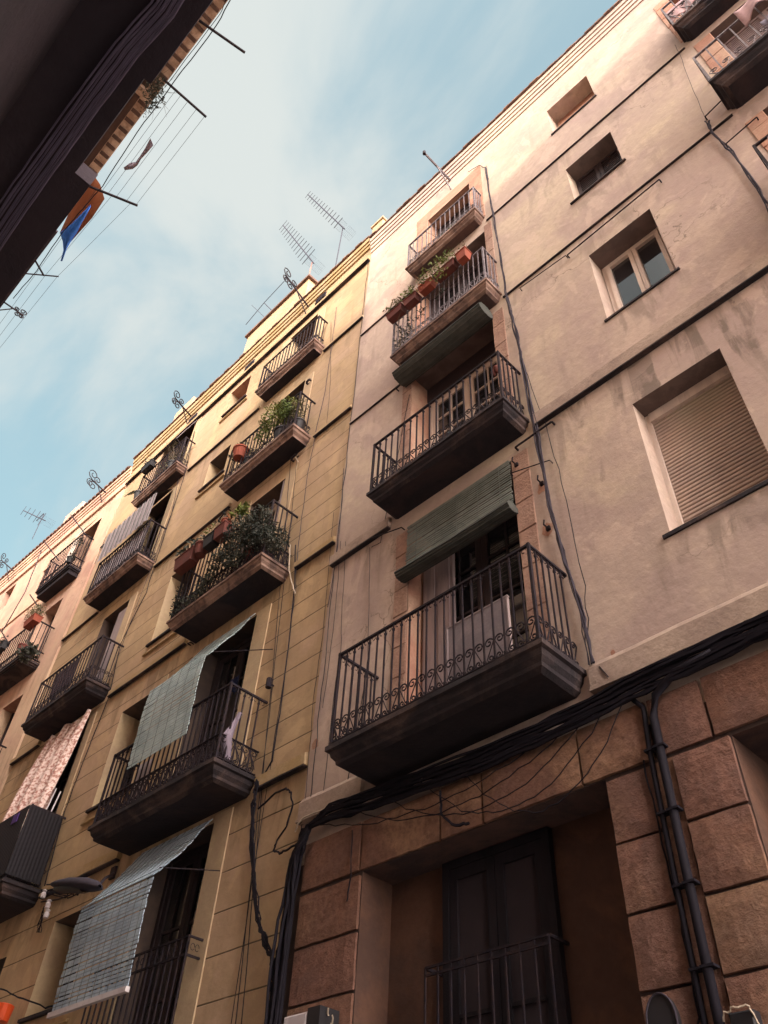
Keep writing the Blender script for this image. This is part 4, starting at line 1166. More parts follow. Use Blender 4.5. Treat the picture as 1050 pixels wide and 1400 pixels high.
planter(-3.31, -3.14, 4.10, 10.43, .18, TERRA, 'bright terracotta trough at the right end of the row on the third pink-building balcony', LEAFO, 40, .035)
rp = empty('climbing_plant', (-4.45, 4.2, 9.72), 'thin green climbing plant winding through the left half of the third pink-building railing', 'plant')
mb = MB(); leaves(mb, [(-4.55, 4.2, 10.05, .1, .03, .3), (-4.35, 4.19, 10.1, .12, .03, .25), (-4.1, 4.19, 10.2, .12, .03, .15), (-3.75, 4.19, 10.3, .14, .04, .08), (-4.45, 4.19, 9.85, .15, .03, .08)], 210, .045); mb.build('foliage', LEAFD, rp)
mb = MB(); twigs(mb, (-4.5, 4.2, 9.74), 6, .7, .004, .4); mb.build('stem', STEM, rp)
mb = MB(); leaves(mb, [(-4.15, 4.65, 12.95, .15, .06, .2), (-3.9, 4.6, 13.1, .2, .06, .22), (-3.65, 4.6, 13.0, .12, .05, .2)], 170, .06)
gp = empty('potted_plant', (-3.9, 4.6, 12.3), 'green leafy plant behind the bars of the topmost pink-building balcony', 'plant')
mb.build('foliage', LEAFG, gp); mb = MB(); twigs(mb, (-3.9, 4.6, 12.5), 8, .6, .006, .4); mb.build('stem', STEM, gp)
MB().lathe([(.001, 0), (.09, 0), (.13, .22), (.12, .22), (.001, .2)], (-3.9, 4.6, 12.29), n=14).build('pot', TERRAD, gp)
# laundry on the upper right balconies
def hang(x0, x1, y, z, drop, m, label, cat, wav=.05, n=16, name='laundry', slope=0):
    rows = []
    for j in range(9):
        t = j / 8
        rows.append([(x0 + (x1 - x0) * i / n, y + wav * math.sin(i * 1.1 + t * 1.3) * (.3 + t), z - drop * t + .03 * math.sin(i * .8) * t + slope * i / n) for i in range(n + 1)])
    return cloth(name, rows, m, label, cat)
hang(.85, 1.9, 4.07, 10.75, .42, PINKC, 'crumpled pink laundry draped over the rail of the balcony at the upper right edge', 'laundry', slope=.05)
hang(1.0, 1.5, 4.3, 10.6, .7, RAG, 'dark grey cloth hanging behind the pink laundry at the upper right', 'laundry')
rp = round_pot((.55, 4.22, 7.08), .14, .25, TERRAD, 'bushy olive plant in a pot on the balcony cut by the right edge', LEAFO, 320, .06, [(-.1, -.05, .35, .2, .15, .2), (.2, 0, .5, .3, .15, .3), (-.15, -.12, .1, .12, .08, .25)], twig=8)
rp2 = round_pot((.9, 4.25, 7.75), .12, .2, TERRA, 'green plant on the rail of the balcony cut by the right edge', LEAFG, 150, .05, [(-.25, -.05, .1, .25, .1, .1), (.1, 0, .3, .2, .1, .1)], twig=4)
hang(.36, .95, 4.255, 12.9, .45, PINKC, 'patterned pink cloth behind the bars of the topmost balcony at the upper right', 'laundry', wav=.01)

# ================================================================== things on the ochre building
cords_kw = dict(cords=5)
slat_blind('slat_blind', BLB, [(D - .05, 6.66), (D - .2, 6.35), (3.97, 5.78), (3.90, 5.70), (3.885, 5.45), (3.90, 4.62)], -8.42, -7.24, .036,
           'pale green slat blind thrown out over the big lowest balcony of the ochre building', 'blind', cords=6, th=.007, thick=.74, rollr=0)
bl = slat_blind('slat_blind', BLU, [(D - .05, 3.88), (D - .25, 3.55), (4.0, 3.20), (3.94, 3.14), (3.93, 2.9), (3.95, 2.18)], -8.60, -7.26, .036,
           'blue grey slat blind hanging beside the street lamp at the bottom of the ochre building', 'blind', cords=10, th=.007, thick=.76)
o = MB().box(-8.62, -7.24, 3.925, 3.965, 2.13, 2.175).build('bottom_bar', WHITEP, bl)
def line_obj(name, pts, r, m, label, cat='wire', group=None): return wire(name, pts, r, label, m, group, cat)
line_obj('stay_rod', [(-7.28, 3.98, 5.80), (-6.72, 4.47, 5.84)], .006, IRON, 'thin stay rod holding out the pale green blind', 'rod')
line_obj('stay_rod', [(-7.3, 4.0, 3.24), (-6.95, 4.47, 3.27)], .006, IRON, 'thin stay rod holding out the blue grey blind', 'rod')
# canvas strip blind of the left balcony
rt = empty('canvas_blind', (-12, 4.1, 11.6), 'faded lilac canvas blind with vertical seams hanging to an ochre-building balcony rail', 'blind')
mb = MB(); mb.grid([[(-13.0 + 1.85 * i / 40, 4.09 + .012 * math.cos(i * 3.14 / 2), z) for i in range(41)] for z in (11.62, 11.4, 11.2, 11.0, 10.85)])
o = mb.build('canvas', BLV, rt); md = o.modifiers.new('t', 'SOLIDIFY'); md.thickness = .004
mb = MB()
for k in range(11): x = -13.0 + 1.85 * k / 10; mb.box(x - .008, x + .008, 4.068, 4.076, 10.85, 11.62)
mb.build('seam', CORD, rt)
mb = MB(); mb.grid([[(-11.15, 4.10, 11.62), (-11.4, D - .02, 12.25)], [(-13.0, 4.10, 11.62), (-12.5, D - .02, 12.25)]]); mb.build('top_sheet', BLACKS, rt)
o = hang(-12.95, -11.17, 4.185, 10.83, .76, BLV, 'lilac grey sheet tied behind the rail bars under the lilac canvas blind', 'sheet', wav=.008, n=30, name='privacy_sheet')
# small awning over the top left balcony
rt = empty('awning', (-12, 4.3, 14.4), 'narrow lilac grey awning over the top left balcony of the ochre building', 'awning')
mb = MB(); mb.grid([[(-11.40, D - .02, 14.58), (-12.75, D - .02, 14.58)], [(-11.45, 4.18, 13.65), (-12.75, 4.18, 13.65)]])
o = mb.build('canvas', BLV, rt); md = o.modifiers.new('t', 'SOLIDIFY'); md.thickness = .006
MB().tube([(-12.8, 4.17, 13.64), (-11.42, 4.17, 13.64)], .012, 6).tube([(-11.42, 4.17, 13.64), (-11.42, D, 13.5)], .01, 5).build('front_bar', IRON, rt)
# plants top left balcony
p = round_pot((-11.45, 4.33, 12.69), .12, .24, BLACKP, 'dry twigs in a dark pot, right end of the top left ochre balcony', LEAFO, 120, .06, [(0, 0, .5, .3, .1, .3), (-.4, 0, .45, .3, .1, .2)], twig=26, tl=.7)
p = round_pot((-12.70, 4.30, 12.69), .11, .22, BLACKP, 'spiky long-leaved plant leaning out, left end of the top left ochre balcony', LEAFO, 10, .05, [(0, 0, .3, .1, .1, .1)], twig=0)
mb = MB()
for k in range(16):
    a = random.uniform(2.2, 4.2); L = random.uniform(.25, .5)
    q = Vector((-12.72, 4.28, 12.9)); d = Vector((math.cos(a), -.25, 0)); pts = [q + d * (L * t) + Vector((0, 0, L * (1.2 * t - .9 * t * t))) for t in (0, .25, .5, .75, 1)]
    mb.tube(pts, [.012, .014, .012, .008, .002], 4)
mb.build('long_leaves', LEAFO, p)
planter(-12.6, -12.2, 4.17, 13.37, .13, BLACKP, 'dark trough on the rail of the top left ochre balcony', LEAFD, 60, .05)
# balcony R5 small pot
round_pot((-8.30, 4.36, 12.73), .08, .14, BLACKP, 'small dark potted plant at the left end of the top right ochre balcony', LEAFD, 60, .05, [(0, 0, .26, .09, .07, .1)])
# balcony R4
round_pot((-7.25, 4.30, 10.04), .16, .28, BLACKP, 'round yellow green bush in a pot, right end of the third ochre balcony', LEAFG, 1700, .05, [(-.1, -.16, .62, .36, .20, .26), (.2, -.12, .60, .24, .17, .22), (-.38, -.14, .42, .17, .12, .18)], twig=8)
round_pot((-6.86, 4.30, 10.04), .11, .2, BLACKP, 'lighter leafy plant in the right corner of the third ochre balcony', LEAFO, 220, .05, [(.02, -.05, .5, .16, .16, .30)], twig=6)
round_pot((-8.30, 4.18, 10.42), .14, .22, TERRA, 'round red clay pot hanging at the left end of the third ochre balcony', LEAFD, 140, .06, [(-.15, 0, .22, .18, .1, .1), (.05, 0, .28, .16, .1, .08)])
round_pot((-8.05, 4.28, 10.04), .12, .2, BLACKP, 'dark potted shrub next to the red clay pot on the third ochre balcony', LEAFD, 160, .05, [(0, 0, .32, .18, .1, .16)])
# balcony R3: the big dark bush and the row of pots
rt = empty('bush', (-7.1, 4.2, 7.15), 'big dark bush overgrowing the right half of the second ochre balcony railing', 'plant')
mb = MB()
leaves(mb, [(-7.38, 4.02, 7.92, .34, .16, .26), (-6.98, 4.02, 7.78, .32, .18, .32), (-6.78, 4.15, 7.5, .2, .28, .28), (-7.65, 4.0, 7.62, .28, .12, .2), (-7.2, 4.0, 7.45, .35, .12, .25), (-6.62, 4.1, 7.35, .14, .2, .12), (-7.95, 4.02, 7.42, .25, .08, .12)], 3900, .055)
mb.build('foliage', LEAFD, rt)
mb = MB(); twigs(mb, (-7.1, 4.2, 7.3), 30, .75, .006, .6); twigs(mb, (-7.5, 4.1, 7.3), 14, .6, .005, .6); mb.build('stem', STEM, rt)
MB().lathe([(.001, 0), (.15, 0), (.2, .28), (.21, .3), (.18, .3), (.001, .26)], (-7.1, 4.25, 7.14), n=16).build('pot', TERRAD, rt)
rt = empty('climbing_plant', (-8.3, 4.1, 7.15), 'dark low creeper along the foot of the second ochre balcony railing', 'plant')
mb = MB(); leaves(mb, [(-8.7, 4.04, 7.3, .14, .04, .2), (-8.4, 4.03, 7.25, .2, .04, .12), (-8.1, 4.03, 7.28, .2, .04, .14), (-8.78, 4.1, 7.55, .07, .1, .25)], 420, .05); mb.build('foliage', LEAFD, rt)
planter(-8.86, -8.40, 3.97, 8.00, .22, TERRAD, 'dull red trough with dark spiky leaves, left end of the second ochre balcony rail', LEAFD, 170, .09, blobs=[(-8.75, 3.97, 8.32, .16, .09, .1), (-8.5, 3.97, 8.32, .16, .09, .12)], w=.18)
round_pot((-8.28, 3.97, 8.02), .11, .20, TERRAD, 'reddish round pot beside the left trough on the second ochre balcony rail', LEAFD, 60, .08, [(0, 0, .26, .12, .08, .08)])
planter(-8.14, -7.90, 3.97, 8.02, .18, BLACKP, 'black trough in the middle of the second ochre balcony rail', LEAFG, 60, .05, w=.17)
planter(-7.88, -7.62, 3.97, 8.02, .20, TERRAD, 'dull red pot box right beside the big dark bush', LEAFD, 50, .05, w=.17)
round_pot((-7.76, 3.97, 8.26), .07, .12, TERRA, 'small clay pot with orange blooms standing highest beside the big dark bush', LEAFR, 60, .04, [(0, 0, .16, .08, .06, .05)])
mb = MB(); leaves(mb, [(-7.42, 4.0, 8.38, .16, .08, .05)], 60, .11, droop=-.3)
rt = empty('potted_plant', (-7.42, 4.0, 8.2), 'fresh bright green leaves sprouting on top of the big dark bush', 'plant'); mb.build('foliage', LEAFG, rt)
# balcony R2: clothes, tube and odds
o = MB().tube([(-6.74, 4.16, 4.25), (-6.73, 4.10, 4.5), (-6.72, 4.2, 4.82)], [.045, .06, .03], 8).build('rolled_umbrella', RAG, org=(-6.74, 4.16, 4.25 + EYE))
tag(o, 'pale grey furled parasol standing in the right corner of the big lowest ochre balcony', 'parasol')
tag(MB().lathe([(.001, 0), (.04, 0), (.05, .12), (.02, .2), (.001, .2)], (-7.6, 4.1, 4.2), n=10).build('bottle', BLACKP, org=(-7.6, 4.1, 4.2 + EYE)), 'small dark bottle on the floor of the big lowest ochre balcony', 'bottle')
hang(-9.0, -8.62, 4.3, 5.05, .75, GWOOD, 'dark shutter-like sheet hanging at the left end of the big lowest ochre balcony', 'sheet', wav=.01, name='privacy_sheet')
hang(-7.85, -7.65, 4.66, 6.0, .25, PURPB, 'small dark blue cloth hanging in the shade inside the big lowest ochre balcony door', 'cloth', wav=.01, name='cloth')
# balcony L3 plum blanket
hang(-12.8, -11.95, 4.14, 8.12, .62, BROWNC, 'plum brown blanket hung on the rail of the second left ochre balcony', 'blanket', wav=.012, name='blanket')
# balcony L2: floral curtain, black screen, awning pole
rows = []
for j in range(13):
    t = j / 12; r_ = []
    for i in range(41):
        s = i / 40; x = -12.95 + 1.5 * s
        y = D - .06 - (.16 * math.sin(t * 1.5)) + .085 * math.sin(i * .62 + .5 * math.sin(t * 4)) * (.5 + t)
        r_.append((x - .12 * t * (1 - s), y, 6.98 - 1.95 * t + .05 * math.sin(i * .4)))
    rows.append(r_)
cloth('curtain', rows, FLOR, 'pink and white floral curtain hanging out over the lowest left ochre balcony', 'curtain')
rt = empty('privacy_screen', (-12, 3.95, 4.2), 'black reed screen wrapped round the railing of the lowest left ochre balcony', 'screen')
mb = MB(); 
n = 80
mb.grid([[(-13.5 + 2.32 * i / n, 3.945 + (.006 if i % 2 else 0), z) for i in range(n + 1)] for z in (4.17, 4.6, 5.12)])
mb.grid([[(-11.165 + (.006 if i % 2 else 0), 3.945 + .5 * i / 20, z) for i in range(21)] for z in (4.17, 4.6, 5.10)])
mb.build('screen', BLACKS, rt)
MB().box(-11.62, -11.45, 3.935, 3.944, 4.95, 5.08).build('patch', PURP, rt)
line_obj('awning_pole', [(-14.6, 4.0, 5.95), (-13.0, 3.96, 5.35), (-12.4, 3.95, 5.16)], .022, WHITEP, 'white pole lying along the top of the black screened railing', 'pole')
line_obj('broomstick', [(-11.33, 4.2, 4.8), (-11.27, 4.25, 5.5)], .012, WHITEP, 'pair of white sticks standing beside the floral curtain, left one', 'stick')
line_obj('broomstick', [(-11.25, 4.25, 4.8), (-11.2, 4.3, 5.45)], .012, WHITEP, 'pair of white sticks standing beside the floral curtain, right one with a red tip', 'stick')
# orange plastic thing in the bottom left corner
pq = at(2, 1388, 4.3)
tag(MB().lathe([(.001, 0), (.10, 0), (.12, .16), (.10, .17), (.001, .16)], (pq.x - .02, pq.y, pq.z - .06), n=14).build('bucket', ORANGE, org=(pq.x, pq.y, pq.z + EYE)), 'bright orange plastic bucket cut off at the bottom left corner', 'bucket')
# ------------------------------------------------------------------ things on the salmon building
hang(-15.55, -15.2, 4.2, 13.15, .6, CWOOD, 'cream cloth over the right end of the top salmon balcony', 'cloth', wav=.02, name='cloth')
mb = MB(); mb.grid([[(-15.1, D - .1, 13.95), (-15.95, D - .1, 13.95)], [(-15.15, D - .3, 13.4), (-15.9, D - .3, 13.4)]])
rt = empty('awning', (-15.5, 4.3, 13.9), 'small green and teal awning over the top salmon balcony', 'awning'); mb.build('canvas', GREENA, rt)
MB().quad((-15.1, D - .31, 13.4), (-15.5, D - .31, 13.4), (-15.5, D - .33, 13.25), (-15.1, D - .33, 13.25)).build('valance', TEAL, rt)
round_pot((-15.1, 4.18, 12.24), .09, .16, BLACKP, 'dark green plant at the right corner of the top salmon balcony', LEAFD, 130, .07, [(0, 0, .2, .16, .08, .14), (.2, -.05, .5, .15, .06, .12)], twig=6)
planter(-15.45, -14.98, 4.02, 10.42, .13, TERRA, 'orange trough full of dry grey green plants on the middle salmon balcony', LEAFO, 700, .045,
        blobs=[(-15.35, 4.0, 10.78, .25, .15, .2), (-15.05, 4.0, 10.7, .22, .15, .16), (-15.5, 4.05, 10.62, .15, .1, .1)], w=.2, twig=6)
round_pot((-15.22, 4.05, 9.70), .11, .2, TERRAD, 'red pot standing inside the right corner of the middle salmon balcony', LEAFD, 40, .05, [(0, 0, .25, .1, .08, .06)])
planter(-16.9, -16.3, 3.98, 10.35, .16, BLACKP, 'black trough under a clay pot, left half of the middle salmon balcony', LEAFD, 60, .06)
round_pot((-16.75, 3.95, 10.5), .09, .15, TERRA, 'small orange clay pot on the left half of the middle salmon balcony', LEAFD, 40, .05, [(0, 0, .18, .08, .07, .06)])
round_pot((-14.72, 4.06, 9.35), .12, .2, BLACKP, 'dark leafy plant in a pot hung beside the end of the middle salmon balcony', LEAFD, 260, .09, [(0, 0, .15, .2, .15, .17)], thin=.7)
hang(-15.6, -15.3, 4.15, 10.45, .6, CWOOD, 'pale cloth behind the bars of the middle salmon balcony', 'cloth', wav=.02, name='cloth')
round_pot((-15.0, 4.0, 7.6), .1, .2, BLACKP, 'green leaves at the left edge below the salmon balconies', LEAFG, 120, .07, [(-.2, 0, .25, .16, .1, .14)])
for (a, b, lb) in (((97, 704), (117, 731), 'upper thin iron pole of the top salmon balcony'), ((61, 741), (80, 766), 'lower thin iron pole left of the top salmon balcony'), ((41, 813), (56, 835), 'thin iron pole above the orange trough'), ((-2, 857), (12, 880), 'thin iron pole at the left edge above the small orange pot')):
    p = at(a[0], a[1], 4.2) * .965; q = at(b[0], b[1], 4.2) * .955
    pole(p, q, .014, lb, group='thin iron poles on the salmon building')

# ------------------------------------------------------------------ roof brackets and antennas
def bracket_px(base, tip, yb, yt, label, size):
    iron_bracket(at(*base, yb), at(*tip, yt), label, size)
bracket_px((422, 420), (392, 378), D - .02, 3.83, 'ornate black scroll bracket left of the antennas on the ochre building', .30)
bracket_px((261, 569), (240, 545), D - .02, 3.9, 'ornate black scroll bracket halfway along the ochre roof edge', .28)
bracket_px((145, 674), (125, 655), 4.35, 3.9, 'single curled scroll bracket on the roof edge of the salmon building', .32)
bracket_px((18, 780), (2, 766), 4.1, 3.8, 'small scroll bracket at the roof edge near the left edge', .28)
# plain hoist beam on the pink building
p0, p1 = at(616, 247, D), at(580, 209, 3.88)
rt = empty('hoist_arm', p0, 'plain rusty iron hoist arm with a slanting brace under the eave of the pink building', 'bracket')
MB().tube([p0, p1], .022, 6).build('arm', IRONG, rt)
MB().tube([at(617, 259, D), p0.lerp(p1, .52)], .012, 5).build('brace', IRONG, rt)
MB().tube([p1 + Vector((0, 0, .05)), p1 - Vector((0, 0, .05))], .03, 8).build('pulley', IRON, rt)

def yagi(base, top, tip, tail, n, label, L=.34, m=ALU, pm=ALU, refl=True, dip=True):
    base, top, tip, tail = map(Vector, (base, top, tip, tail))
    r = empty('tv_antenna', base, label, 'antenna', 'television antennas on the roofs')
    MB().tube([base, top], .016, 6).build('mast', pm, r)
    MB().tube([tail, tip], .022, 5).build('boom', m, r)
    d = (tip - tail).normalized()
    w = d.cross(Vector((0, 1, 0))); w.normalize()
    e = MB().tube([-w * L / 2, w * L / 2], .013, 4)
    me = e.data('element', m, Vector((0, 0, EYE)))
    for k in range(n):
        p = tail.lerp(tip, .14 + .86 * k / (n - 1))
        ob = place(me, 'element', r, p - Vector((0, 0, 0)))
        s = 1 - .25 * k / n; ob.scale = (s, s, s)
    if refl:
        u = w.cross(d); mb = MB()
        for s in (-1, 1):
            nrm = (u * s * .9 + d * -.45).normalized()
            for k in range(7):
                q = tail + nrm * (.04 + .05 * k) ; mb.tube([q - w * .16, q + w * .16], .0018, 4)
            for x in (-.16, .0, .16): mb.tube([tail + w * x + nrm * .04, tail + w * x + nrm * .34], .0022, 4)
        mb.build('reflector', m, r)
    return r
Ya = 6.0
def A_(u, v, Y=Ya): return at(u, v, Y)
yagi(A_(458, 368), A_(469, 310), A_(421, 266), A_(471, 313), 13, 'tall television antenna highest in the sky above the ochre roof', L=.42)
yagi(A_(414, 410), A_(427, 358), A_(387, 308), A_(429, 360), 13, 'second television antenna with long rods, on an oxide red mast above the ochre roof', L=.62, pm=REDP)
r = empty('tv_antenna', A_(375, 420), 'bare old antenna of thin rods above the rooftop room', 'antenna', 'television antennas on the roofs')
MB().tube([A_(375, 428), A_(361, 414)], .014, 5).build('mast', ALU, r)
MB().tube([A_(336, 444), A_(361, 414), A_(389, 384)], .011, 5).build('boom', ALU, r)
MB().tube([A_(344, 417), A_(362, 434)], .009, 4).build('element', ALU, r)
Yb = 5.4
yagi(at(50, 712, Yb), at(60, 702, Yb), at(32, 698, Yb), at(62, 712, Yb), 5, 'small pale television antenna above the salmon roof at the left', L=.55, refl=True)
MB().tube([at(44, 737, Yb), at(60, 703, Yb)], .014, 5).build('mast', ALU, bpy.data.objects['tv_antenna.003'] if 'tv_antenna.003' in bpy.data.objects else None)

# ------------------------------------------------------------------ cables
def bundle(name, paths, m, label, cat='cables', rr=(.008, .014), amp=.012, group=None):
    mb = MB()
    for pts in paths: mb.tube(wig(pts, amp), random.uniform(*rr), 5)
    p = paths[0][0]
    return tag(mb.build(name, m, org=(p[0], p[1], p[2] + EYE)), label, cat, group)
def jit(pts, s, yo=0): return [(x + random.uniform(-s, s), y - abs(random.gauss(0, s * .7)) + yo, z + random.uniform(-s, s)) for x, y, z in pts]
base = [(PX1, D - .06, 3.22), (1.0, D - .07, 3.26), (-1.2, D - .07, 3.28), (-2.0, D - .07, 3.26), (-2.7, D - .07, 3.22), (-3.6, D - .07, 3.20), (-4.6, D - .07, 3.26), (-5.3, D - .07, 3.33), (-5.60, D - .07, 3.28), (-5.72, D - .06, 3.05), (-5.75, D - .06, 2.4), (-5.75, D - .06, 1.4), (-5.75, D - .06, 0)]
paths = []
for k in range(19):
    o = random.uniform(-.085, .085)
    paths.append([(x, y - abs(random.gauss(0, .02)), z + o * (1 if i < 8 else .3)) if i < 8 else (x + o * .75, y - abs(random.gauss(0, .02)), z) for i, (x, y, z) in enumerate(base)])
bundle('cable_bundle', paths, CABLE, 'thick bundle of black cables under the stone ledge and down the pink building corner', rr=(.008, .016), amp=.012)
for k in range(5):
    a = (-5.4 + .4 * k, D - .09, 3.25); b = (-2.9 + .15 * k, D - .08, 3.2)
    line_obj('slack_cable', wig(sag(a, b, .22 + .09 * k, 12), .012, 2), .0042, CABLE, 'slack black cable looping under the lowest pink-building balcony', 'cable', 'slack cables under the lowest balcony')
line_obj('slack_cable', wig([(-4.0, D - .07, 3.1), (-3.98, D - .08, 2.9), (-3.85, D - .08, 2.78), (-3.72, D - .07, 2.76)], .006), .012, CABLE, 'short black cable end curling above the recessed window', 'cable')
line_obj('slack_cable', wig([(-5.02, D - .05, 3.1), (-5.0, D - .05, 2.7), (-5.02, D - .05, 2.52)], .006), .006, CABLE, 'thin cable dangling over the corner stones left of the recess', 'cable')
# pipes between the stone blocks
for (x, r, m, lb) in ((-2.21, .018, CABLE, 'left thin black pipe between the red stone blocks'), (-2.13, .028, CABLE, 'right thick black pipe between the red stone blocks')):
    top = [(x + .5, D - .075, 3.27), (x + .22, D - .075, 3.24), (x + .05, D - .07, 3.14), (x, D - .06, 3.0), (x - .01, D - .055, 2.2), (x - .02, D - .055, 0)] if x > -2.2 else [(x - .05, D - .05, 3.2), (x + .02, D - .05, 3.1), (x, D - .05, 2.8), (x - .01, D - .05, 2.0), (x - .02, D - .05, 0)]
    rt = empty('drain_pipe', (x, D, 3), lb, 'pipe')
    MB().tube(top, r, 8).build('pipe', m, rt, smooth=True)
    for z in (2.78, 2.36, 1.93, 1.5): MB().box(x - r - .012, x + r + .012, D - .055 - r - .004, D - .02, z, z + .014).build('clamp', CABLE, rt)
line_obj('cable', wig([(-2.27, D - .045, 2.75), (-2.26, D - .045, 2.3), (-2.24, D - .045, 1.8), (-2.25, D - .045, 1.3), (-2.36, D - .045, 1.1)], .008), .006, CABLE, 'thin cable clipped to the edge of the left stone blocks', 'cable')
# cable run down the right side of the pink balconies
ctr = [at(u, v, D - .04) for u, v in ((664, 228), (668, 260), (675, 300), (686, 360), (694, 408), (705, 455), (716, 503), (735, 600), (752, 690), (774, 770), (795, 835), (809, 908))]
paths = [[p + Vector((random.uniform(-.02, .02), 0, 0)) for p in ctr] for k in range(4)] + [[p + Vector((random.uniform(-.03, .03), -.01, 0)) for p in ctr[4:]] for k in range(4)]
bundle('cable_bundle', paths, CABLEG, 'dark cables running down the pink wall along the right ends of its balconies', rr=(.004, .009), amp=.010)
line_obj('cable', wig([at(u, v, D - .02) for u, v in ((640, 235), (655, 226), (664, 230), (668, 245))], .01), .006, CABLEG, 'loose pale cable end by the topmost pink balcony', 'cable')
line_obj('cable', wig([at(u, v, D - .03) for u, v in ((716, 500), (745, 575), (768, 660), (800, 800), (806, 880))], .012), .004, CABLE, 'thin stray cable swinging right of the main cable run on the pink wall', 'cable')
paths = [[at(u + random.uniform(-3, 3), v, D - .03) for u, v in ((967, 165), (975, 182), (1000, 207), (1030, 250), (1060, 300))] for k in range(3)]
bundle('cable_bundle', paths, CABLEG, 'purplish cables running down the wall at the upper right edge', rr=(.006, .011), amp=.008)
line_obj('cable', wig([at(u, v, D - .02) for u, v in ((922, 62), (930, 75), (945, 115), (958, 150), (966, 166))], .01), .003, CABLEG, 'hair-thin cable down the wall below the top right balcony', 'cable')
for k, (pts, lb) in enumerate(((((466, 740), (459, 830), (448, 920), (441, 968)), 'thin black cable along the left border of the pink wall, outermost'), (((473, 740), (467, 850), (466, 890), (455, 960), (440, 1110)), 'thin black cable along the left border of the pink wall, second'),
                        (((506, 748), (503, 900), (498, 940), (470, 1100)), 'thin cable left of the lowest pink balcony'), (((560, 540), (520, 742), (508, 748)), 'thin cable dropping left of the second pink balcony'))):
    line_obj('cable', wig([at(u, v, D - .015) for u, v in pts], .006), .004, CABLE, lb, 'cable')
for (z, lb) in ((0, 'thin black cable down the seam between the ochre and the pink building'),):
    line_obj('cable', wig([(-5.83, D - .02, 14.6), (-5.80, D - .02, 12), (-5.76, D - .02, 9), (-5.74, D - .02, 7), (-5.70, D - .02, 5), (-5.68, D - .02, 3.5)], .012, 8), .006, CABLE, lb, 'cable')
line_obj('cable', [(-2.46, D - .05, 3.56), (-2.40, D - .06, 3.44)], .005, CABLE, 'tiny cable hook on the ledge right of the lowest pink balcony', 'cable')
# cables on the ochre wall
def px_cable(pts, r, m, lb, Y=D - .02, amp=.01, name='cable', group=None):
    return line_obj(name, wig([at(u, v, Y) for u, v in pts], amp), r, m, lb, 'cable', group)
bundle('cable_bundle', [[at(u + random.uniform(-3, 3), v, D - .05) for u, v in ((352, 1068), (347, 1100), (344, 1160), (352, 1250), (362, 1285), (372, 1310), (374, 1345), (366, 1420))] for k in range(7)], CABLE, 'knotted black cable bundle dropping from the big lowest ochre balcony', rr=(.006, .011), amp=.022)
bundle('cable_bundle', [[at(u + random.uniform(-2, 2), v, D - .04) for u, v in ((398, 1230), (392, 1265), (384, 1290), (376, 1312), (374, 1345), (370, 1400))] for k in range(3)], CABLE, 'short cable fork joining the knotted bundle from the right', rr=(.006, .010), amp=.012)
px_cable(((353, 1105), (377, 1084), (391, 1078), (398, 1084), (400, 1100), (392, 1130), (378, 1150), (374, 1163), (382, 1167), (395, 1160), (410, 1152)), .010, CABLE, 'thick looped cable on the ochre wall beside the corner', D - .05, .008, 'looped_cable')
for k, (a, b) in enumerate((((400, 590), (330, 1400)), ((405, 800), (316, 1400)), ((412, 560), (322, 1400)))):
    px_cable([a, (a[0] * .8 + b[0] * .2 + 2, a[1] * .8 + b[1] * .2), (a[0] * .4 + b[0] * .6, a[1] * .4 + b[1] * .6), b], .005, CABLE,
             ('thin cable running down the ochre wall right of its balconies, leftmost strand', 'thin cable running down the ochre wall right of its balconies, lowest strand', 'thin cable running down the ochre wall right of its balconies, middle strand')[k], D - .02, .008)
px_cable(((460, 420), (447, 520), (430, 600), (419, 660), (409, 740), (403, 800)), .006, CABLEG, 'grey cable zigzagging down the upper ochre wall', D - .02, .015)
px_cable(((452, 440), (452, 520), (446, 590)), .004, CABLE, 'short thin cable on the upper ochre wall', D - .02, .01)
px_cable(((423, 607), (413, 617), (404, 625), (408, 632)), .009, CABLEW, 'pale cable end curling under the third ochre balcony', D - .04, .003)
px_cable(((397, 745), (395, 780), (400, 800), (404, 812)), .009, CABLEW, 'pale looped cable under the second ochre balcony', D - .05, .006)
px_cable(((404, 745), (403, 800), (396, 870), (385, 960), (372, 1040), (352, 1075)), .010, CABLE, 'dark downpipe-like cable right of the second and lowest ochre balconies', D - .03, .006)
px_cable(((456, 700), (441, 870), (428, 960), (418, 1080), (410, 1150)), .004, CABLE, 'thin cable down the ochre wall nearest the corner', D - .02, .008)
px_cable(((470, 640), (463, 740), (448, 830)), .005, CABLEG, 'grey cable near the seam on the ochre wall', D - .02, .008)
px_cable(((266, 590), (252, 650), (222, 740), (200, 810), (165, 880), (148, 955), (118, 1030), (88, 1110), (60, 1215)), .008, CABLE, 'long dark cable between the two balcony columns of the ochre building', D - .02, .012)
px_cable(((255, 600), (235, 700), (190, 820), (150, 930)), .005, CABLEG, 'thin grey cable between the two balcony columns of the ochre building', D - .02, .012)
px_cable(((57, 752), (34, 810), (2, 865)), .012, CABLEG, 'slanting grey cable pair on the salmon wall', 4.2, .01)
px_cable(((0, 1352), (25, 1362), (62, 1378), (88, 1372)), .010, CABLE, 'dark cable swinging across the bottom left corner', 4.2, .01)
# pale cable lying on the ledge over the corner
line_obj('cable', wig([(-4.9, D - .085, 3.37), (-5.3, D - .085, 3.385), (-5.65, D - .085, 3.40), (-5.74, D - .08, 3.36), (-5.78, D - .07, 3.30)], .004), .008, CABLEW, 'pale cable lying on the ledge at the corner of the pink building', 'cable')
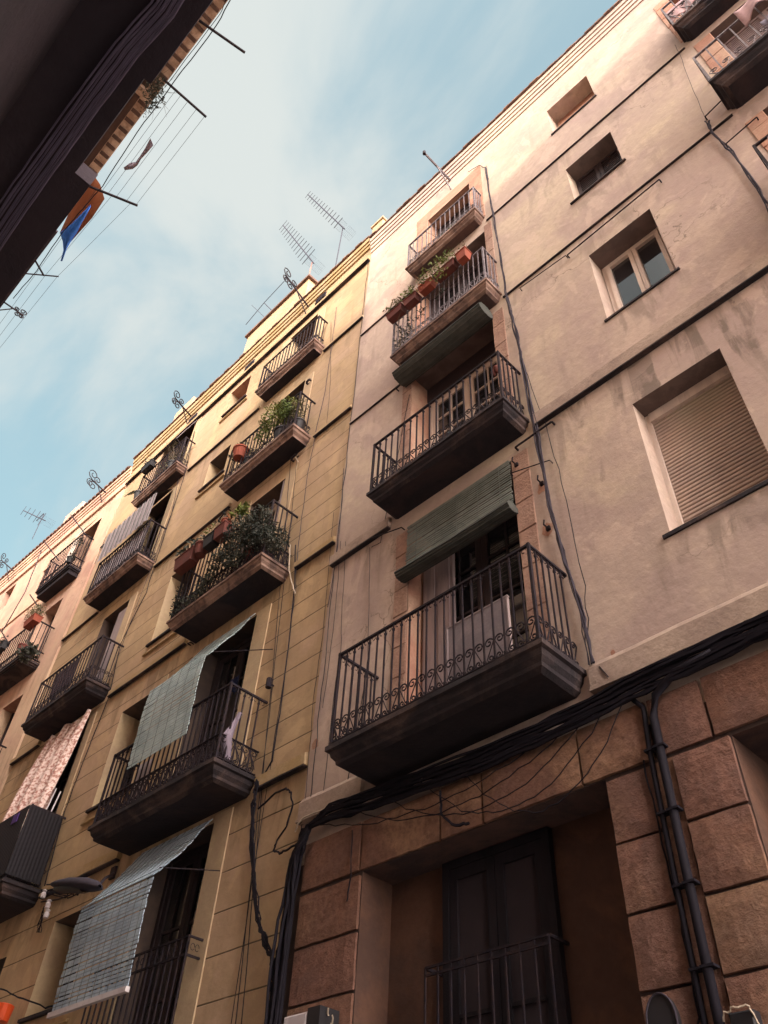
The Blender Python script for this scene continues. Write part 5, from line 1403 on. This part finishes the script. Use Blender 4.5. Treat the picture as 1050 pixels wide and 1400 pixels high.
# bracket bits on the ochre building
o = MB().tube([(-6.63, D - .06, 5.24), (-6.63, D - .06, 5.36)], .035, 8).tube([(-6.63, D - .06, 5.3), (-6.63, D + .01, 5.3)], .012, 5).build('pipe_cap', IRON, org=(-6.63, D, 5.3 + EYE))
tag(o, 'small dark pipe cap beside the big lowest ochre balcony', 'pipe cap')
# ------------------------------------------------------------------ boxes near the bottom
bx = empty('meter_box', (-5.5, D - .1, 1.6), 'dirty white box with small dark print at the bottom of the corner stones', 'box')
b0 = at(397, 1378, D - .20); 
MB().box(-5.44, -5.17, D - .22, D - .03, 1.42, 1.74, bev=.015).build('case', WHITEP, bx)
MB().box(-5.165, -5.03, D - .22, D - .03, 1.40, 1.755).build('side_cover', BLACKP, bx)
tx = bpy.data.curves.new('print', 'FONT'); tx.body = 'Hnmf'; tx.size = .055; tx.extrude = .001
to = bpy.data.objects.new('print', tx); col.objects.link(to)
dg = bpy.context.evaluated_depsgraph_get(); me = bpy.data.meshes.new_from_object(to.evaluated_get(dg)); bpy.data.objects.remove(to)
me.materials.clear(); me.materials.append(INK)
po = bpy.data.objects.new('print', me); col.objects.link(po); po.parent = bx
po.rotation_euler = (R(90), 0, 0); po.location = Vector((-5.37, D - .2225, 1.60 + EYE)) - origin(bx)
m = MB(); 
for k in range(6): p = Vector((-5.02 + random.uniform(0, .05), D - .15, 1.45 + k * .05)); m.tube(wig([p, p + Vector((.02, -.02, .04))], .01, 2), .006, 4)
m.build('wire_ends', CABLEW, bx)
n = 24
dc = empty('wall_disc', (-2.44, D - .1, 1.3), 'dark oval disc with a pale rim low on the red stone blocks', 'disc')
m = MB(); ring = [(-2.445 + .088 * math.cos(6.283 * k / n), 1.30 + .13 * math.sin(6.283 * k / n)) for k in range(n)]
m.add([(x, D - .075, z) for x, z in ring] + [(x, D - .03, z) for x, z in ring], [tuple(range(n))] + [(k, (k + 1) % n, n + (k + 1) % n, n + k) for k in range(n)]); m.build('face', BLACKP, dc)
MB().tube([(x, D - .078, z) for x, z in ring + ring[:1]], .006, 5).build('rim', CABLEG, dc)
jb = empty('junction_box', (-2.0, D - .1, 1.25), 'small dark junction box with loose wires at the bottom right', 'box')
MB().box(-2.06, -1.93, D - .12, D - .03, 1.12, 1.27, bev=.01).build('case', BLACKP, jb)
m = MB(); m.tube(wig([(-2.1, D - .1, 1.24), (-2.07, D - .13, 1.27), (-2.0, D - .14, 1.285), (-1.94, D - .13, 1.28), (-1.92, D - .1, 1.2)], .006), .005, 4); m.build('wire', CABLEW, jb)
# ------------------------------------------------------------------ street lamp on a wall arm
lp = empty('street_lamp', (-10.9, D, 3.95), 'grey street lamp head on a wall arm, seen from below beside the blue grey blind', 'street lamp')
def L_(u, v, Y): return at(u, v, Y)
YL_ = 3.75
tipL, tipR = L_(73, 1212, YL_), L_(136, 1212, YL_)
ctr_ = (tipL + tipR) / 2; ax = (tipR - tipL); Ln = ax.length; ax.normalize(); side = Vector((0, 0, 1)).cross(ax).normalized(); upv = ax.cross(side)
if upv.z < 0: upv = -upv
rows = []
prof = [(-.50, .03, .012), (-.42, .085, .035), (-.28, .12, .06), (-.05, .13, .085), (.22, .125, .085), (.40, .095, .06), (.47, .04, .035), (.50, .02, .02)]
for (t, w, h) in prof:
    c = ctr_ + ax * (t * Ln)
    rows.append([c + side * (w * math.cos(a)) + upv * (h * math.sin(a) if math.sin(a) > 0 else .45 * h * math.sin(a)) for a in [k * 6.2832 / 14 for k in range(15)]])
MB().grid(rows).build('housing', LAMPG, lp, smooth=True)
rows = []
for (t, w) in ((-.38, .05), (-.3, .08), (-.1, .10), (.1, .095), (.22, .06)):
    c = ctr_ + ax * (t * Ln)
    rows.append([c + side * (w * math.cos(a)) - upv * (.028 + .03 * math.sin(a)) for a in [k * 3.1416 / 8 for k in range(9)]])
MB().grid(rows).build('lens', BLACKP, lp, smooth=True)
end_ = ctr_ + ax * (.46 * Ln)
wp = at(156, 1194, D)
MB().tube([end_, end_.lerp(wp, .4) + Vector((0, 0, .03)), wp], .016, 7).build('arm', IRON, lp)
MB().box(wp.x - .05, wp.x + .05, D - .03, D, wp.z - .07, wp.z + .07).build('wall_plate', IRON, lp)
cb = empty('wall_clamp', at(63, 1235, D - .1), 'pale porcelain cable clamps with tangled wires below the black screened balcony', 'clamp')
m = MB()
for (u, v) in ((60, 1222), (66, 1236), (64, 1249)): p = at(u, v, D - .12); m.lathe([(.001, -.05), (.03, -.05), (.035, 0), (.02, .02), (.035, .04), (.001, .06)], p, n=10)
m.build('insulator', WHITEP, cb)
m = MB()
for k in range(9):
    m.tube(wig([at(57 + random.uniform(-3, 8), 1215 + random.uniform(-5, 20), D - .1), at(75 + random.uniform(0, 30), 1228 - random.uniform(0, 15), D - .08), at(105 + random.uniform(-5, 10), 1215 + random.uniform(-4, 12), D - .05)], .02, 4), .008, 4)
for k in range(5): m.tube(wig([at(60, 1240, D - .06), at(54 + k, 1258, D - .05), at(50 + k * 1.5, 1275, D - .03)], .015, 4), .005, 4)
m.build('wire', CABLE, cb)
